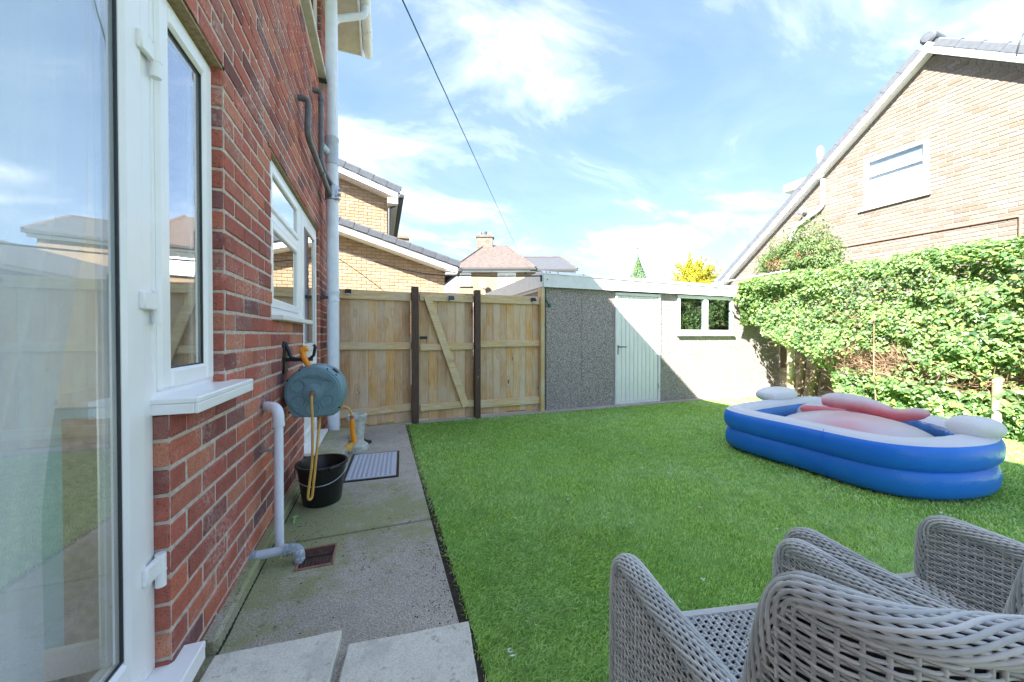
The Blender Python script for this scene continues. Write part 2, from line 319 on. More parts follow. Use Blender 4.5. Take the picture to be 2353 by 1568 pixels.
def far_brick(name, a, b, mo):
    m = M(name, 0.9, 0.2); v = m.mapped(m.pos(), rot=(R(90), 0, 0))
    x = m.n('ShaderNodeTexBrick'); x.inputs['Scale'].default_value = 1.0; x.inputs['Brick Width'].default_value = 0.235; x.inputs['Row Height'].default_value = 0.0862
    x.inputs['Mortar Size'].default_value = 0.006; x.inputs['Color1'].default_value = (*a, 1); x.inputs['Color2'].default_value = (*b, 1); x.inputs['Mortar'].default_value = (*mo, 1)
    m.l(v, x.inputs[0]); m.col(m.mix(m.math('MULTIPLY', m.noise(m.pos(), 3, 4), 0.4), x.outputs[0], tuple(0.8*q for q in a)))
far_brick('far_buff_brick', (0.30,0.225,0.155), (0.25,0.18,0.12), (0.28,0.24,0.19)); far_brick('chimney_brick', (0.20,0.165,0.135), (0.10,0.08,0.065), (0.32,0.30,0.27)); far_brick('far_red_brick', (0.50,0.20,0.15), (0.38,0.15,0.12), (0.60,0.55,0.48))
def mat_doormat():
    m = M('doormat_pile', 0.9, 0.1); v = m.pos(); sx = m.n('ShaderNodeSeparateXYZ'); m.l(v, sx.inputs[0])
    m.col(m.ramp(m.noise(v, 160, 4), [(0.3,(0.40,0.43,0.50)),(0.7,(0.58,0.61,0.68))])); m.bump(m.noise(v, 250, 3), 0.6, 0.004)
mat_doormat()
# ------------------------------------------------------------------ helpers: meshes and objects
COL = S.collection
WORLD = {}
class MB:
    def __init__(s): s.v = []; s.f = []; s.smooth = False
    def add(s, v, f):
        o = len(s.v); s.v.extend(tuple(p) for p in v); s.f.extend(tuple(i+o for i in q) for q in f); return s
    def box(s, x0, y0, z0, x1, y1, z1, rot=None, c=None):
        v = [(x, y, z) for x in (x0, x1) for y in (y0, y1) for z in (z0, z1)]
        if rot is not None:
            c = Vector(c or ((x0+x1)/2, (y0+y1)/2, (z0+z1)/2)); v = [c + rot @ (Vector(p)-c) for p in v]
        return s.add(v, [(0,1,3,2),(4,6,7,5),(0,4,5,1),(2,3,7,6),(0,2,6,4),(1,5,7,3)])
    def cbox(s, x0, y0, z0, x1, y1, z1, b=0.004, rot=None, c=None):
        """box with chamfered edges"""
        h = Vector(((x1-x0)/2, (y1-y0)/2, (z1-z0)/2)); m = Vector(((x0+x1)/2, (y0+y1)/2, (z0+z1)/2)); b = min(b, 0.45*min(h)*1.0)
        v = []; idx = {}
        for sx in (-1, 1):
            for sy in (-1, 1):
                for sz in (-1, 1):
                    for a in range(3):
                        q = [sx*(h.x-b), sy*(h.y-b), sz*(h.z-b)]; q[a] = (sx, sy, sz)[a]*h[a]
                        idx[(sx, sy, sz, a)] = len(v); v.append(Vector(q)+m)
        f = []
        def fc(lst): f.append(tuple(idx[k] for k in lst))
        for a in range(3):
            o = [i for i in range(3) if i != a]
            for sg in (-1, 1):
                ring = []
                for (p, q) in ((-1,-1),(1,-1),(1,1),(-1,1)):
                    k = [0,0,0]; k[a] = sg; k[o[0]] = p; k[o[1]] = q; ring.append((*k, a))
                if (sg == 1) == (a == 1): ring = ring[::-1]
                fc(ring)
        for a in range(3):
            o = [i for i in range(3) if i != a]
            for p in (-1, 1):
                for q in (-1, 1):
                    k0 = [0,0,0]; k1 = [0,0,0]; k0[a] = -1; k1[a] = 1
                    for k in (k0, k1): k[o[0]] = p; k[o[1]] = q
                    fc([(*k0, o[0]), (*k1, o[0]), (*k1, o[1]), (*k0, o[1])])
        for sx in (-1, 1):
            for sy in (-1, 1):
                for sz in (-1, 1): fc([(sx, sy, sz, 0), (sx, sy, sz, 1), (sx, sy, sz, 2)])
        if rot is not None:
            cc = Vector(c) if c is not None else m; v = [cc + rot @ (p-cc) for p in v]
        return s.add(v, f)
    def tube(s, pts, r, n=10, cap=True, closed=False):
        pts = [Vector(p) for p in pts]; k = len(pts); rr = r if isinstance(r, (list, tuple)) else [r]*k
        v = []; prev = None
        for i, p in enumerate(pts):
            if closed: t = pts[(i+1) % k]-pts[i-1]
            else: t = pts[min(i+1, k-1)]-pts[max(i-1, 0)]
            t.normalize()
            if prev is None:
                a = t.orthogonal().normalized()
            else:
                a = prev - t*prev.dot(t)
                a = a.normalized() if a.length > 1e-6 else t.orthogonal().normalized()
            prev = a; b = t.cross(a)
            for j in range(n):
                g = 2*math.pi*j/n; v.append(p + (a*math.cos(g)+b*math.sin(g))*rr[i])
        f = []
        for i in range(k if closed else k-1):
            i2 = (i+1) % k
            for j in range(n): f.append((i*n+j, i*n+(j+1) % n, i2*n+(j+1) % n, i2*n+j))
        if cap and not closed: f.append(tuple(range(n-1, -1, -1))); f.append(tuple((k-1)*n+j for j in range(n)))
        return s.add(v, f)
    def lathe(s, prof, c, n=24, axis='Z', sx=1.0, sy=1.0):
        """prof: list of (radius, height)"""
        v = []; c = Vector(c)
        for r, h in prof:
            for j in range(n):
                g = 2*math.pi*j/n; p = (r*sx*math.cos(g), r*sy*math.sin(g), h)
                if axis == 'Y': p = (p[0], h, p[1])
                elif axis == 'X': p = (h, p[0], p[1])
                v.append(c+Vector(p))
        f = []
        for i in range(len(prof)-1):
            for j in range(n): f.append((i*n+j, i*n+(j+1) % n, (i+1)*n+(j+1) % n, (i+1)*n+j))
        if prof[0][0] > 1e-5: f.append(tuple(range(n-1, -1, -1)))
        if prof[-1][0] > 1e-5: f.append(tuple((len(prof)-1)*n+j for j in range(n)))
        return s.add(v, f)
    def prism(s, poly, axis, a, b):
        """poly in the two other axes extruded from a to b along axis"""
        k = len(poly); v = []
        for h in (a, b):
            for p in poly:
                v.append({'X': (h, p[0], p[1]), 'Y': (p[0], h, p[1]), 'Z': (p[0], p[1], h)}[axis])
        f = [tuple(range(k)), tuple(range(2*k-1, k-1, -1))]
        for i in range(k): f.append((i, i+k, (i+1) % k+k, (i+1) % k))
        return s.add(v, f)
    def mesh(s, name):
        me = bpy.data.meshes.new(name); me.from_pydata(s.v, [], s.f); me.validate(); return me

def fix_normals(me):
    bm = bmesh.new(); bm.from_mesh(me); bmesh.ops.recalc_face_normals(bm, faces=bm.faces); bm.to_mesh(me); bm.free()
def smooth(me, ang=40):
    me.polygons.foreach_set('use_smooth', [True]*len(me.polygons)); me.update()
    try: me.set_sharp_from_angle(angle=R(ang))
    except Exception: pass
def link(name, data, parent=None, mat=None, loc=None, rot=None, scale=None):
    o = bpy.data.objects.new(name, data); COL.objects.link(o)
    if mat is not None and data is not None and not data.materials: data.materials.append(MATS[mat])
    L = Matrix.Identity(4)
    if loc is not None or rot is not None or scale is not None:
        L = Matrix.LocRotScale(Vector(loc if loc is not None else (0,0,0)), rot if rot is not None else None, Vector(scale) if scale is not None else None)
        o.location = Vector(loc if loc is not None else (0,0,0))
        if rot is not None: o.rotation_euler = rot.to_euler() if hasattr(rot, 'to_euler') else rot
        if scale is not None: o.scale = scale
    WORLD[o] = L
    if parent is not None:
        o.parent = parent; o.matrix_parent_inverse = WORLD[parent].inverted()
    return o
def part(name, mb, mat, parent=None, sm=False, ang=40):
    """a mesh object from world-space shapes"""
    me = mb.mesh(name)
    fix_normals(me)
    if sm: smooth(me, ang)
    return link(name, me, parent, mat)
def thing(name, label, cat, loc, group=None):
    o = link(name, None, loc=loc); tag(o, label, cat, group); return o
def tag(o, label, cat, group=None):
    o['label'] = label; o['category'] = cat
    if group: o['group'] = group
    return o
def structure(name, mb, mat, **k):
    o = part(name, mb, mat, **k); o['kind'] = 'structure'; return o
def stuff(o): o['kind'] = 'stuff'; return o

# ---- bricks: individuals share mesh data by length, the rest are one mesh
BR = {}
def brick_proto(L, H, D, mat, var):
    key = (round(L, 3), round(H, 3), mat, var)
    if key not in BR:
        rr = random.Random(hash(key[:2]) + var); b = MB(); b.cbox(-L/2, -D/2, -H/2, L/2, D/2, H/2, 0.005)
        b.v = [(x+rr.uniform(-.002,.002), y, z+rr.uniform(-.002,.002)) for x, y, z in b.v]
        me = b.mesh('brick'); fix_normals(me); me.materials.append(MATS[mat]); BR[key] = me
    return BR[key]
def lay_bricks(parent, O, U, N, rows, mat, rank, nmax, H=0.0862, L=0.225, joint=0.0125, D=0.05, proud=0.0022, rest='brick_field', jit=0.0018):
    """rows: list of (z0, [(u0,u1),...], first_joint).  O origin, U along, N outward normal."""
    O, U, N = Vector(O), Vector(U), Vector(N); lst = []
    for z0, spans, ph in rows:
        for (a, b) in spans:
            k = math.floor((a-ph)/L); u = ph+k*L
            while u < b:
                s, e = max(u, a), min(u+L, b); u += L
                if e-s < 0.045: continue
                s2 = s+joint/2 if s > a+1e-6 else s; e2 = e-joint/2 if e < b-1e-6 else e
                lst.append(((s2+e2)/2, e2-s2, z0+H/2))
    lst.sort(key=lambda q: rank(*q))
    big = MB(); rot = Matrix((U, N*-1, Vector((0,0,1)))).transposed() if U.cross(N*-1).z > 0 else Matrix((U*-1, N*-1, Vector((0,0,1)))).transposed()
    for i, (u, ln, z) in enumerate(lst):
        lnr = round(ln/0.02)*0.02 if abs(ln-(L-joint)) > 0.004 else L-joint
        me = brick_proto(lnr, H-joint, D, mat, random.randrange(3))
        c = O + U*u + Vector((0,0,1))*z + N*(proud - D/2 + random.uniform(-jit, jit))
        if i < nmax:
            jr = Matrix.Rotation(random.uniform(-.008,.008), 3, 'Z') @ rot
            link('brick', me, parent, None, c, jr, (ln/lnr, 1, 1))
        else:
            big.add([c + rot @ Vector((v.co.x*ln/lnr, v.co.y, v.co.z)) for v in me.vertices], [tuple(p.vertices) for p in me.polygons])
    if big.v:
        me = big.mesh(rest); fix_normals(me); stuff(link(rest, me, parent, mat))
def spans_minus(a, b, cuts):
    out = [(a, b)]
    for (c, d) in cuts:
        nx = []
        for (s, e) in out:
            if d <= s or c >= e: nx.append((s, e))
            else:
                if c > s: nx.append((s, c))
                if d < e: nx.append((d, e))
        out = nx
    return out
def elbow(a, b, c, n=6):
    """quadratic bend points from a over b to c"""
    a, b, c = Vector(a), Vector(b), Vector(c)
    return [(a*(1-t)**2 + b*2*t*(1-t) + c*t*t) for t in [i/n for i in range(n+1)]]

# ================================================================== the ground
g = MB(); g.box(-60, -40, -0.25, 90, 120, -0.06); structure('ground', g, 'ground_far')
g = MB(); g.box(0.34, -1.5, -0.2, 7.75, 5.09, 0.0); lawn = structure('lawn', g, 'turf_backing')
path_pieces = [(-6.0, 1.0), (1.0, 2.352), (2.364, 5.06)]
pth = MB()
for y0, y1 in path_pieces: pth.cbox(-0.62, y0, -0.2, 0.30, y1-0.004, 0.012, 0.006)
structure('path', pth, 'path_concrete')
e = MB(); e.box(0.297, -1.5, -0.2, 0.345, 5.08, 0.004); structure('soil_edging', e, 'soil')
e = MB(); e.cbox(0.30, 5.0, -0.2, 2.33, 5.2, 0.022, 0.01); e.cbox(2.33, 4.98, -0.2, 7.9, 5.2, 0.03, 0.012); structure('concrete_footing', e, 'path_concrete')
e = MB()
for i_ in range(60):      # crumbling mossy joint where the path meets the plinth
    y_ = 1.60+i_*0.03; w_ = 0.004+0.010*abs(mnoise.noise(Vector((0, y_*5, 0)))); e.add([(-0.582, y_, 0.013), (-0.576+w_, y_, 0.013), (-0.576+w_, y_+0.03, 0.013), (-0.582, y_+0.03, 0.013), (-0.579, y_+0.015, 0.021)], [(0,1,4), (1,2,4), (2,3,4), (3,0,4)])
structure('mossy_joint', e, 'soil')
e = MB(); e.box(7.0, 0.3, -0.2, 7.72, 4.97, 0.012); structure('hedge_bed', e, 'soil')

# ---- artificial turf: uncountable blades, one object
def grass():
    V = []; F = []
    zones = [(0.30, 0.345, 2.5, 5.0, 9000, 0.0022, 0.023), (0.315, 0.345, 1.9, 2.5, 9000, 0.0022, 0.023), (0.33, 3.2, -0.3, 2.0, 17000, 0.0019, 0.023), (0.33, 3.2, 2.0, 3.4, 9500, 0.0024, 0.023), (0.33, 7.0, 3.4, 5.04, 5200, 0.0036, 0.023), (3.2, 7.1, 0.4, 3.4, 5200, 0.0036, 0.023)]
    vs_, fs_ = [], []; base = 0
    for (x0, x1, y0, y1, dens, wd, ht) in zones:
        n = int((x1-x0)*(y1-y0)*dens)
        x = rng.uniform(x0, x1, n); y = rng.uniform(y0, y1, n)
        lean = 0.9+0.5*np.sin(x*3.1+1.3*np.sin(y*2.3)); az = 1.2*np.sin(x*1.7+y*2.1)+rng.normal(0, 1.1, n)
        h = ht*rng.uniform(0.40, 0.95, n); l = ht*rng.uniform(0.5, 1.3, n)*lean
        dx, dy = np.cos(az)*l, np.sin(az)*l; px, py = -np.sin(az)*wd, np.cos(az)*wd
        z0 = np.full(n, 0.0)
        P0 = np.stack([x-px, y-py, z0], 1); P1 = np.stack([x+px, y+py, z0], 1)
        P2 = np.stack([x+dx*.4+px*.8, y+dy*.4+py*.8, h*.65], 1); P3 = np.stack([x+dx*.4-px*.8, y+dy*.4-py*.8, h*.65], 1)
        P4 = np.stack([x+dx, y+dy, h*.95], 1)
        vs_.append(np.stack([P0, P1, P2, P3, P4], 1).reshape(-1, 3))
        i = base+np.arange(n)[:, None]*5
        fs_.append(np.concatenate([np.stack([i+0, i+1, i+2], 2), np.stack([i+0, i+2, i+3], 2), np.stack([i+3, i+2, i+4], 2)], 1).reshape(-1, 3)); base += n*5
    v = np.concatenate(vs_); f = np.concatenate(fs_).astype(np.int32)
    me = bpy.data.meshes.new('turf_blades'); me.vertices.add(len(v)); me.vertices.foreach_set('co', v.ravel().astype(np.float32))
    me.loops.add(len(f)*3); me.loops.foreach_set('vertex_index', f.ravel()); me.polygons.add(len(f))
    me.polygons.foreach_set('loop_start', np.arange(len(f), dtype=np.int32)*3); me.update(); me.validate()
    o = stuff(link('turf_blades', me, None, 'turf_blade')); o['label'] = 'bright green artificial turf covering the garden'; o['category'] = 'turf'
grass()

# ================================================================== our red brick house
WX = -0.625; FX = -0.665
CH = 0.0862; Z0 = 0.007
house = thing('brick_house', 'red brick house with white framed doors and windows along the path', 'house', (WX, 2.0, 0))
YA, YB, ZT = -4.0, 5.32, 5.06
# openings in the long wall: (y0, y1, z0, z1)
OP = [(0.30, 1.43, 0.0, 2.335), (1.43, 1.862, 0.955, 2.335), (2.56, 3.50, 1.30, 2.335), (3.50, 4.362, 0.12, 2.335), (2.9, 4.62, 4.02, 5.0)]
def wall_slabs(mb, a, b, z0, z1, ops, fn):
    ys = sorted({a, b, *[o[0] for o in ops], *[o[1] for o in ops]}); zs = sorted({z0, z1, *[o[2] for o in ops], *[o[3] for o in ops]})
    for i in range(len(ys)-1):
        run = None
        for k in range(len(zs)-1):
            my, mz = (ys[i]+ys[i+1])/2, (zs[k]+zs[k+1])/2
            solid = not any(o[0] < my < o[1] and o[2] < mz < o[3] for o in ops) and a < my < b and z0 < mz < z1
            if solid:
                if run is None: run = [zs[k], zs[k+1]]
                else: run[1] = zs[k+1]
            if (not solid or k == len(zs)-2) and run: fn(mb, ys[i], ys[i+1], run[0], run[1]); run = None
wb = MB(); wall_slabs(wb, YA, YB, 0.0, ZT, OP, lambda m, y0, y1, z0, z1: m.box(WX-0.25, y0, z0, WX-0.002, y1, z1))
wall = part('wall', wb, 'mortar', house)
rows = []
k = 0
while Z0+k*CH < ZT-0.02:
    z = Z0+k*CH; zc = z+CH/2
    cuts = [(o[0], o[1]) for o in OP if o[2]-0.02 < zc < o[3]+0.02]
    rows.append((z, spans_minus(YA, YB, cuts), 1.53 if k % 2 == 0 else 1.6425)); k += 1
# nearest bricks of the visible stretch show largest
def rank_house(u, ln, z):
    if u < 1.40: return 90+abs(u-1.4)
    return math.hypot(u, z-1.2)*1.0
lay_bricks(wall, (WX, 0, 0), (0, 1, 0), (1, 0, 0), rows, 'red_brick', rank_house, 290)
# brick reveals: jambs of the openings, end faces of the same courses
def reveal(y, z0, z1, side):
    rw = []
    kk = 0
    while Z0+kk*CH < z1-0.03:
        z = Z0+kk*CH
        if z+CH > z0+0.03: rw.append((max(z, z0), [(0.0, 0.10)], 0.0))
        kk += 1
    mbx = MB()
    for z, sp, ph in rw:
        hz = min(CH, z1-z)-0.012
        mbx.cbox(WX-0.10, y-0.004 if side < 0 else y-0.03, z+0.006, WX-0.004, y+0.03 if side < 0 else y+0.004, z+hz+0.006, 0.004)
    return mbx
rv = reveal(1.428, 0.0, 0.955, -1); rv2 = reveal(1.860, 0.955, 2.335, -1); rv3 = reveal(4.360, 0.12, 2.335, -1); rv4 = reveal(4.618, 4.05, 5.0, -1)
for q in (rv, rv2, rv3, rv4):          # one object for each brick end in the jambs
    for i in range(len(q.v)//24): b_ = MB(); b_.add(q.v[i*24:(i+1)*24], [tuple(k-i*24 for k in fc) for fc in q.f[i*26:(i+1)*26]]); part('jamb_brick', b_, 'red_brick', wall)
# lintel undersides, plinth
lb = MB(); lb.box(WX-0.10, 0.3, 2.325, WX-0.002, 1.88, 2.345); lb.box(WX-0.10, 2.5, 2.325, WX-0.002, 4.40, 2.345); part('lintel', lb, 'lintel_stone', house)
for a_, b_, o_ in ((1.62, 3.44, 0.048), (4.42, 5.08, 0.03)):
    pb = MB(); pb.cbox(WX-0.02, a_, 0.0, WX+o_, b_, 0.075, 0.012); part('plinth', pb, 'path_concrete', house)

def frame_yz(mb, y0, y1, z0, z1, t, x0, x1, b=0.006):
    """rectangular frame in a plane of constant x"""
    mb.cbox(x0, y0, z0, x1, y0+t, z1, b); mb.cbox(x0, y1-t, z0, x1, y1, z1, b)
    mb.cbox(x0, y0+t-.001, z0, x1, y1-t+.001, z0+t, b); mb.cbox(x0, y0+t-.001, z1-t, x1, y1-t+.001, z1, b)
def pane_yz(mb, y0, y1, z0, z1, x): mb.box(x-0.004, y0, z0, x+0.004, y1, z1)
# --- glazed door beside the camera
door = link('glazed_door', None, house, loc=(FX, 0.8, 0.15))
f = MB(); frame_yz(f, 0.31, 1.428, 0.16, 2.32, 0.052, FX-0.065, FX); part('door_frame', f, 'white_upvc', door)
f = MB(); frame_yz(f, 0.364, 1.374, 0.214, 2.266, 0.086, FX-0.06, FX+0.008, 0.010); part('door_sash', f, 'white_upvc', door)
f = MB(); frame_yz(f, 0.449, 1.289, 0.299, 2.181, 0.006, FX-0.0115, FX-0.004, 0.002); part('door_gasket', f, 'gasket', door)
f = MB(); pane_yz(f, 0.451, 1.287, 0.301, 2.179, FX-0.016); part('door_glass', f, 'window_glass', door)
f = MB(); f.cbox(FX-0.03, 0.28, 0.135, -0.565, 1.50, 0.162, 0.004); f.box(-0.574, 0.282, 0.10, -0.567, 1.498, 0.14); part('door_threshold', f, 'white_upvc', door)
for hz in (0.47, 1.285, 2.04):
    f = MB(); f.cbox(FX+0.006, 1.345, hz-0.008, FX+0.022, 1.412, hz+0.045, 0.004); f.tube([(FX+0.018, 1.418, hz-0.05), (FX+0.018, 1.418, hz+0.052)], 0.014, 12)
    f.tube([(FX+0.018, 1.418, hz-0.004), (FX+0.018, 1.418, hz+0.002)], 0.0155, 12); part('hinge', f, 'white_upvc', door, True)
# --- side window above the low brick panel
win = link('side_window', None, house, loc=(FX, 1.64, 1.0))
f = MB(); frame_yz(f, 1.432, 1.862, 1.0, 2.322, 0.022, FX-0.065, FX-0.002); f.box(FX-0.065, 1.45, 0.96, FX-0.004, 1.86, 1.002); part('window_frame', f, 'white_upvc', win)
f = MB(); frame_yz(f, 1.454, 1.842, 1.022, 2.300, 0.066, FX-0.055, FX+0.008, 0.010); part('window_sash', f, 'white_upvc', win)
f = MB(); frame_yz(f, 1.519, 1.777, 1.087, 2.235, 0.005, FX-0.0115, FX-0.004, 0.002); part('window_gasket', f, 'gasket', win)
f = MB(); pane_yz(f, 1.521, 1.775, 1.089, 2.233, FX-0.016); part('window_pane', f, 'window_glass', win)
f = MB(); f.cbox(FX-0.03, 1.412, 0.985, -0.545, 1.935, 1.004, 0.004); f.cbox(-0.556, 1.412, 0.952, -0.546, 1.935, 0.9845, 0.003); f.cbox(FX-0.02, 1.411, 0.953, -0.5565, 1.419, 0.9845, 0.002); part('window_sill', f, 'white_upvc', win)
FK = -0.65
# --- kitchen window and back door, one joined unit
kit = link('kitchen_window', None, house, loc=(FK, 3.1, 1.3))
f = MB(); frame_yz(f, 2.565, 3.50, 1.33, 2.322, 0.05, FK-0.065, FK); f.cbox(FK-0.065, 2.614, 1.93, FK-0.001, 3.451, 1.99, 0.006); part('window_frame', f, 'white_upvc', kit)
f = MB(); frame_yz(f, 2.62, 3.445, 1.382, 1.928, 0.055, FK-0.05, FK+0.010, 0.008); frame_yz(f, 2.62, 3.445, 1.992, 2.27, 0.045, FK-0.05, FK+0.010, 0.008); part('window_sash', f, 'white_upvc', kit)
f = MB(); pane_yz(f, 2.675, 3.39, 1.437, 1.873, FK-0.012); part('window_pane', f, 'window_glass', kit)
f = MB(); pane_yz(f, 2.665, 3.40, 2.037, 2.225, FK-0.012); part('window_pane', f, 'window_glass', kit)
f = MB(); f.cbox(FK-0.03, 2.57, 1.296, -0.56, 3.55, 1.328, 0.004); part('window_sill', f, 'white_upvc', kit)
bd = link('back_door', None, house, loc=(FK, 4.1, 0.15))
f = MB(); frame_yz(f, 3.502, 4.355, 0.16, 2.322, 0.055, FK-0.065, FK); part('door_frame', f, 'white_upvc', bd)
f = MB(); frame_yz(f, 3.56, 4.297, 0.217, 2.265, 0.095, FK-0.06, FK+0.010, 0.01); f.cbox(FK-0.055, 3.65, 1.05, FK+0.008, 4.207, 1.13, 0.008); f.box(FK-0.05, 3.65, 0.30, FK-0.01, 4.207, 1.06); part('door_leaf', f, 'white_upvc', bd)
f = MB(); pane_yz(f, 3.653, 4.204, 1.128, 2.172, FK-0.010); part('door_glass', f, 'tinted_glass', bd)
f = MB(); frame_yz(f, 3.646, 4.211, 1.122, 2.178, 0.007, FK-0.018, FK+0.005, 0.002); part('door_gasket', f, 'gasket', bd)
f = MB(); f.cbox(FK-0.03, 3.50, 0.155, -0.545, 4.37, 0.182, 0.004); part('door_threshold', f, 'white_upvc', bd)
# --- upstairs window
up = link('upstairs_window', None, house, loc=(FX, 3.8, 4.05))
f = MB(); frame_yz(f, 2.91, 4.612, 4.08, 4.99, 0.06, FX-0.065, FX); f.cbox(FX-0.06, 3.73, 4.13, FX+0.004, 3.80, 4.94, 0.006); part('window_frame', f, 'white_upvc', up)
f = MB(); pane_yz(f, 2.96, 4.56, 4.13, 4.94, FX-0.02); part('window_pane', f, 'window_glass', up)
f = MB(); f.cbox(FX-0.03, 2.86, 4.03, -0.555, 4.67, 4.078, 0.006); part('window_sill', f, 'cream_soffit', up)
# --- eaves, gutter, roof
f = MB(); f.box(WX-0.02, YA, 5.06, -0.245, 5.40, 5.075); part('soffit', f, 'cream_soffit', house)
f = MB(); f.cbox(-0.245, YA, 5.045, -0.222, 5.415, 5.21, 0.004); f.cbox(WX-0.1, 5.385, 5.05, -0.246, 5.412, 5.20, 0.004); part('fascia', f, 'white_paint', house)
gut = link('gutter', None, house, loc=(-0.16, 4.0, 5.1))
ga = [(math.cos(t)*0.057, math.sin(t)*0.057) for t in [math.pi+i*math.pi/10 for i in range(11)]]
gp = [(-0.155+a, 5.130+b) for a, b in ga] + [(-0.155-a*0.93, 5.130+b*0.93) for a, b in ga]
f = MB(); f.prism(gp, 'Y', YA, 5.45); part('gutter_channel', f, 'white_paint', gut, True)
for gy in (1.2, 2.2, 3.2, 4.35, 5.0):
    gq = [(-0.155+a*1.10, 5.130+b*1.10) for a, b in ga] + [(-0.155-a*1.02, 5.130+b*1.02) for a, b in ga]
    f = MB(); f.prism(gq, 'Y', gy, gy+0.13); part('gutter_union', f, 'white_paint', gut, True)
f = MB(); f.prism([(-0.155+a, 5.130+b) for a, b in ga], 'Y', 5.45, 5.458); part('gutter_stop', f, 'white_paint', gut)
f = MB(); f.tube([(-0.155, 4.62, 5.09)] + elbow((-0.155, 4.62, 5.05), (-0.155, 4.62, 4.99), (-0.20, 4.62, 4.965)) + elbow((-0.43, 4.60, 4.85), (-0.485, 4.60, 4.82), (-0.49, 4.60, 4.77)) + [(-0.49, 4.60, 0.1)], 0.036, 14); part('swan_neck', f, 'pipe_white', gut, True)
f = MB(); f.prism([(-0.215, 5.215), (-4.2, 7.55), (-8.2, 5.2), (-8.2, 5.12), (-4.2, 7.47), (-0.215, 5.14)], 'Y', YA-0.1, 5.41); part('roof', f, 'roof_tile', house)
f = MB(); f.prism([(-7.9, 0), (WX-0.252, 0), (WX-0.252, 5.03), (-4.2, 7.1), (-7.9, 5.03)], 'Y', 5.05, YB-0.002); part('end_wall', f, 'far_red_brick', house)
# --- the room behind the glass
room = link('interior', None, house, loc=(-2, 1.5, 0))
f = MB(); f.box(-4.2, -3.9, 0.0, WX-0.255, 5.04, 0.20); part('carpet', f, 'carpet', room)
f = MB(); f.box(-4.3, -3.9, 0.0, -4.2, -0.85, 2.45); f.box(-4.3, 2.25, 0.0, -4.2, 5.04, 2.45); f.box(-4.3, -0.85, 0.0, -4.2, 2.25, 0.25); f.box(-4.3, -0.85, 2.42, -4.2, 2.25, 2.45); f.box(-4.2, 2.3, 0.2, WX-0.255, 2.4, 2.45); f.box(-4.2, -1.0, 0.2, WX-0.255, -0.9, 2.45); f.box(-4.2, 4.93, 0.2, WX-0.255, 5.03, 2.45); part('inner_wall', f, 'plaster', room)  # back wall opening added, unseen, to let sun and sky brighten the room
f = MB(); f.box(-4.2, -3.9, 2.45, WX-0.255, 5.04, 2.55); part('ceiling', f, 'plaster', room)
f = MB(); f.box(-0.935, 1.436, 0.2, -0.73, 2.29, 0.985); part('inner_lining', f, 'teal_wall', room)
f = MB(); f.cbox(-0.965, 1.42, 0.986, -0.735, 1.90, 1.01, 0.005); part('window_board', f, 'white_upvc', room)
f = MB(); f.cbox(-0.94, 1.420, 0.2, -0.735, 1.435, 0.29, 0.006); part('skirting', f, 'white_upvc', room)
# net curtain close behind the glass, drawn back towards the floor
def curtain(name, edge, y0, x, z0, z1, folds, amp=0.016):
    mb = MB(); n, m_ = 110, 26
    for j in range(m_+1):
        z = z1+(z0-z1)*j/m_; y1 = edge(z)
        for i in range(n+1):
            s_ = i/n; wv = amp*math.sin(s_*folds*2*math.pi+0.9*math.sin(2.2*z))+0.5*amp*math.sin(s_*folds*4.7+2*z)
            mb.v.append((x+wv, y0+(y1-y0)*s_**(1+0.15*(z1-z)), z))
    for j in range(m_):
        for i in range(n): a = j*(n+1)+i; mb.f.append((a, a+1, a+n+2, a+n+1))
    return part(name, mb, 'net_curtain', room, True, 80)
curtain('curtain', lambda z: 1.165+0.20*min(1, max(0, (z-0.75)/0.75))**1.3, 0.2, -0.765, 0.21, 2.40, 15)
curtain('curtain', lambda z: 2.28, 1.62, -0.90, 1.03, 2.40, 6, 0.02)

# ================================================================== pipes on the house wall
PX, PY = -0.505, 4.47
sp = thing('soil_pipe', 'thick pale grey soil pipe rising up the house corner beside the back door', 'pipe', (PX, PY, 0))
f = MB(); f.tube([(PX, PY, 0.13), (PX, PY, 5.12)], 0.062, 24); part('pipe_run', f, 'pipe_white', sp, True)
for z0, z1, rr in ((3.10, 3.40, 0.071), (1.58, 1.70, 0.069)):
    f = MB(); f.lathe([(0.062, z0), (rr, z0), (rr, z0+0.02), (rr-.004, z0+0.03), (rr-.004, z1-0.04), (rr+.003, z1-0.03), (rr+.003, z1), (0.062, z1+0.004)], (PX, PY, 0), 24); part('collar', f, 'pipe_grey_blue' if z0 > 3 else 'pipe_white', sp, True)
f = MB(); f.tube([(PX-0.04, PY-0.03, 3.22), (PX-0.09, PY-0.12, 3.24)], 0.04, 14); part('branch_socket', f, 'pipe_grey_blue', sp, True)
f = MB(); f.lathe([(0.064, 2.70), (0.074, 2.71), (0.074, 2.86), (0.064, 2.87)], (PX, PY, 0), 20)
for a in range(3): f.cbox(PX+0.05+0.01*a, PY-0.09, 2.69+0.05*a, PX+0.085+0.01*a, PY-0.06, 2.71+0.05*a, 0.003)
part('strap_boss', f, 'galvanised', sp, True)
f = MB(); f.cbox(WX, PY-0.10, 1.60, PX-0.04, PY-0.05, 1.63, 0.004); f.cbox(WX, PY-0.10, 3.95, PX-0.04, PY-0.05, 3.98, 0.004); part('wall_clip', f, 'metal_dark', sp)
def sleeve(mb, a, b, r, n=14): mb.tube([a, b], r, n)
def sockets(parent, mat, lst):
    for a, b, r in lst: f = MB(); sleeve(f, a, b, r); part('socket', f, mat, parent, True)
w1 = thing('waste_pipe', 'dark grey waste pipe bending diagonally into the soil pipe', 'pipe', (-0.6, 3.35, 3.1))
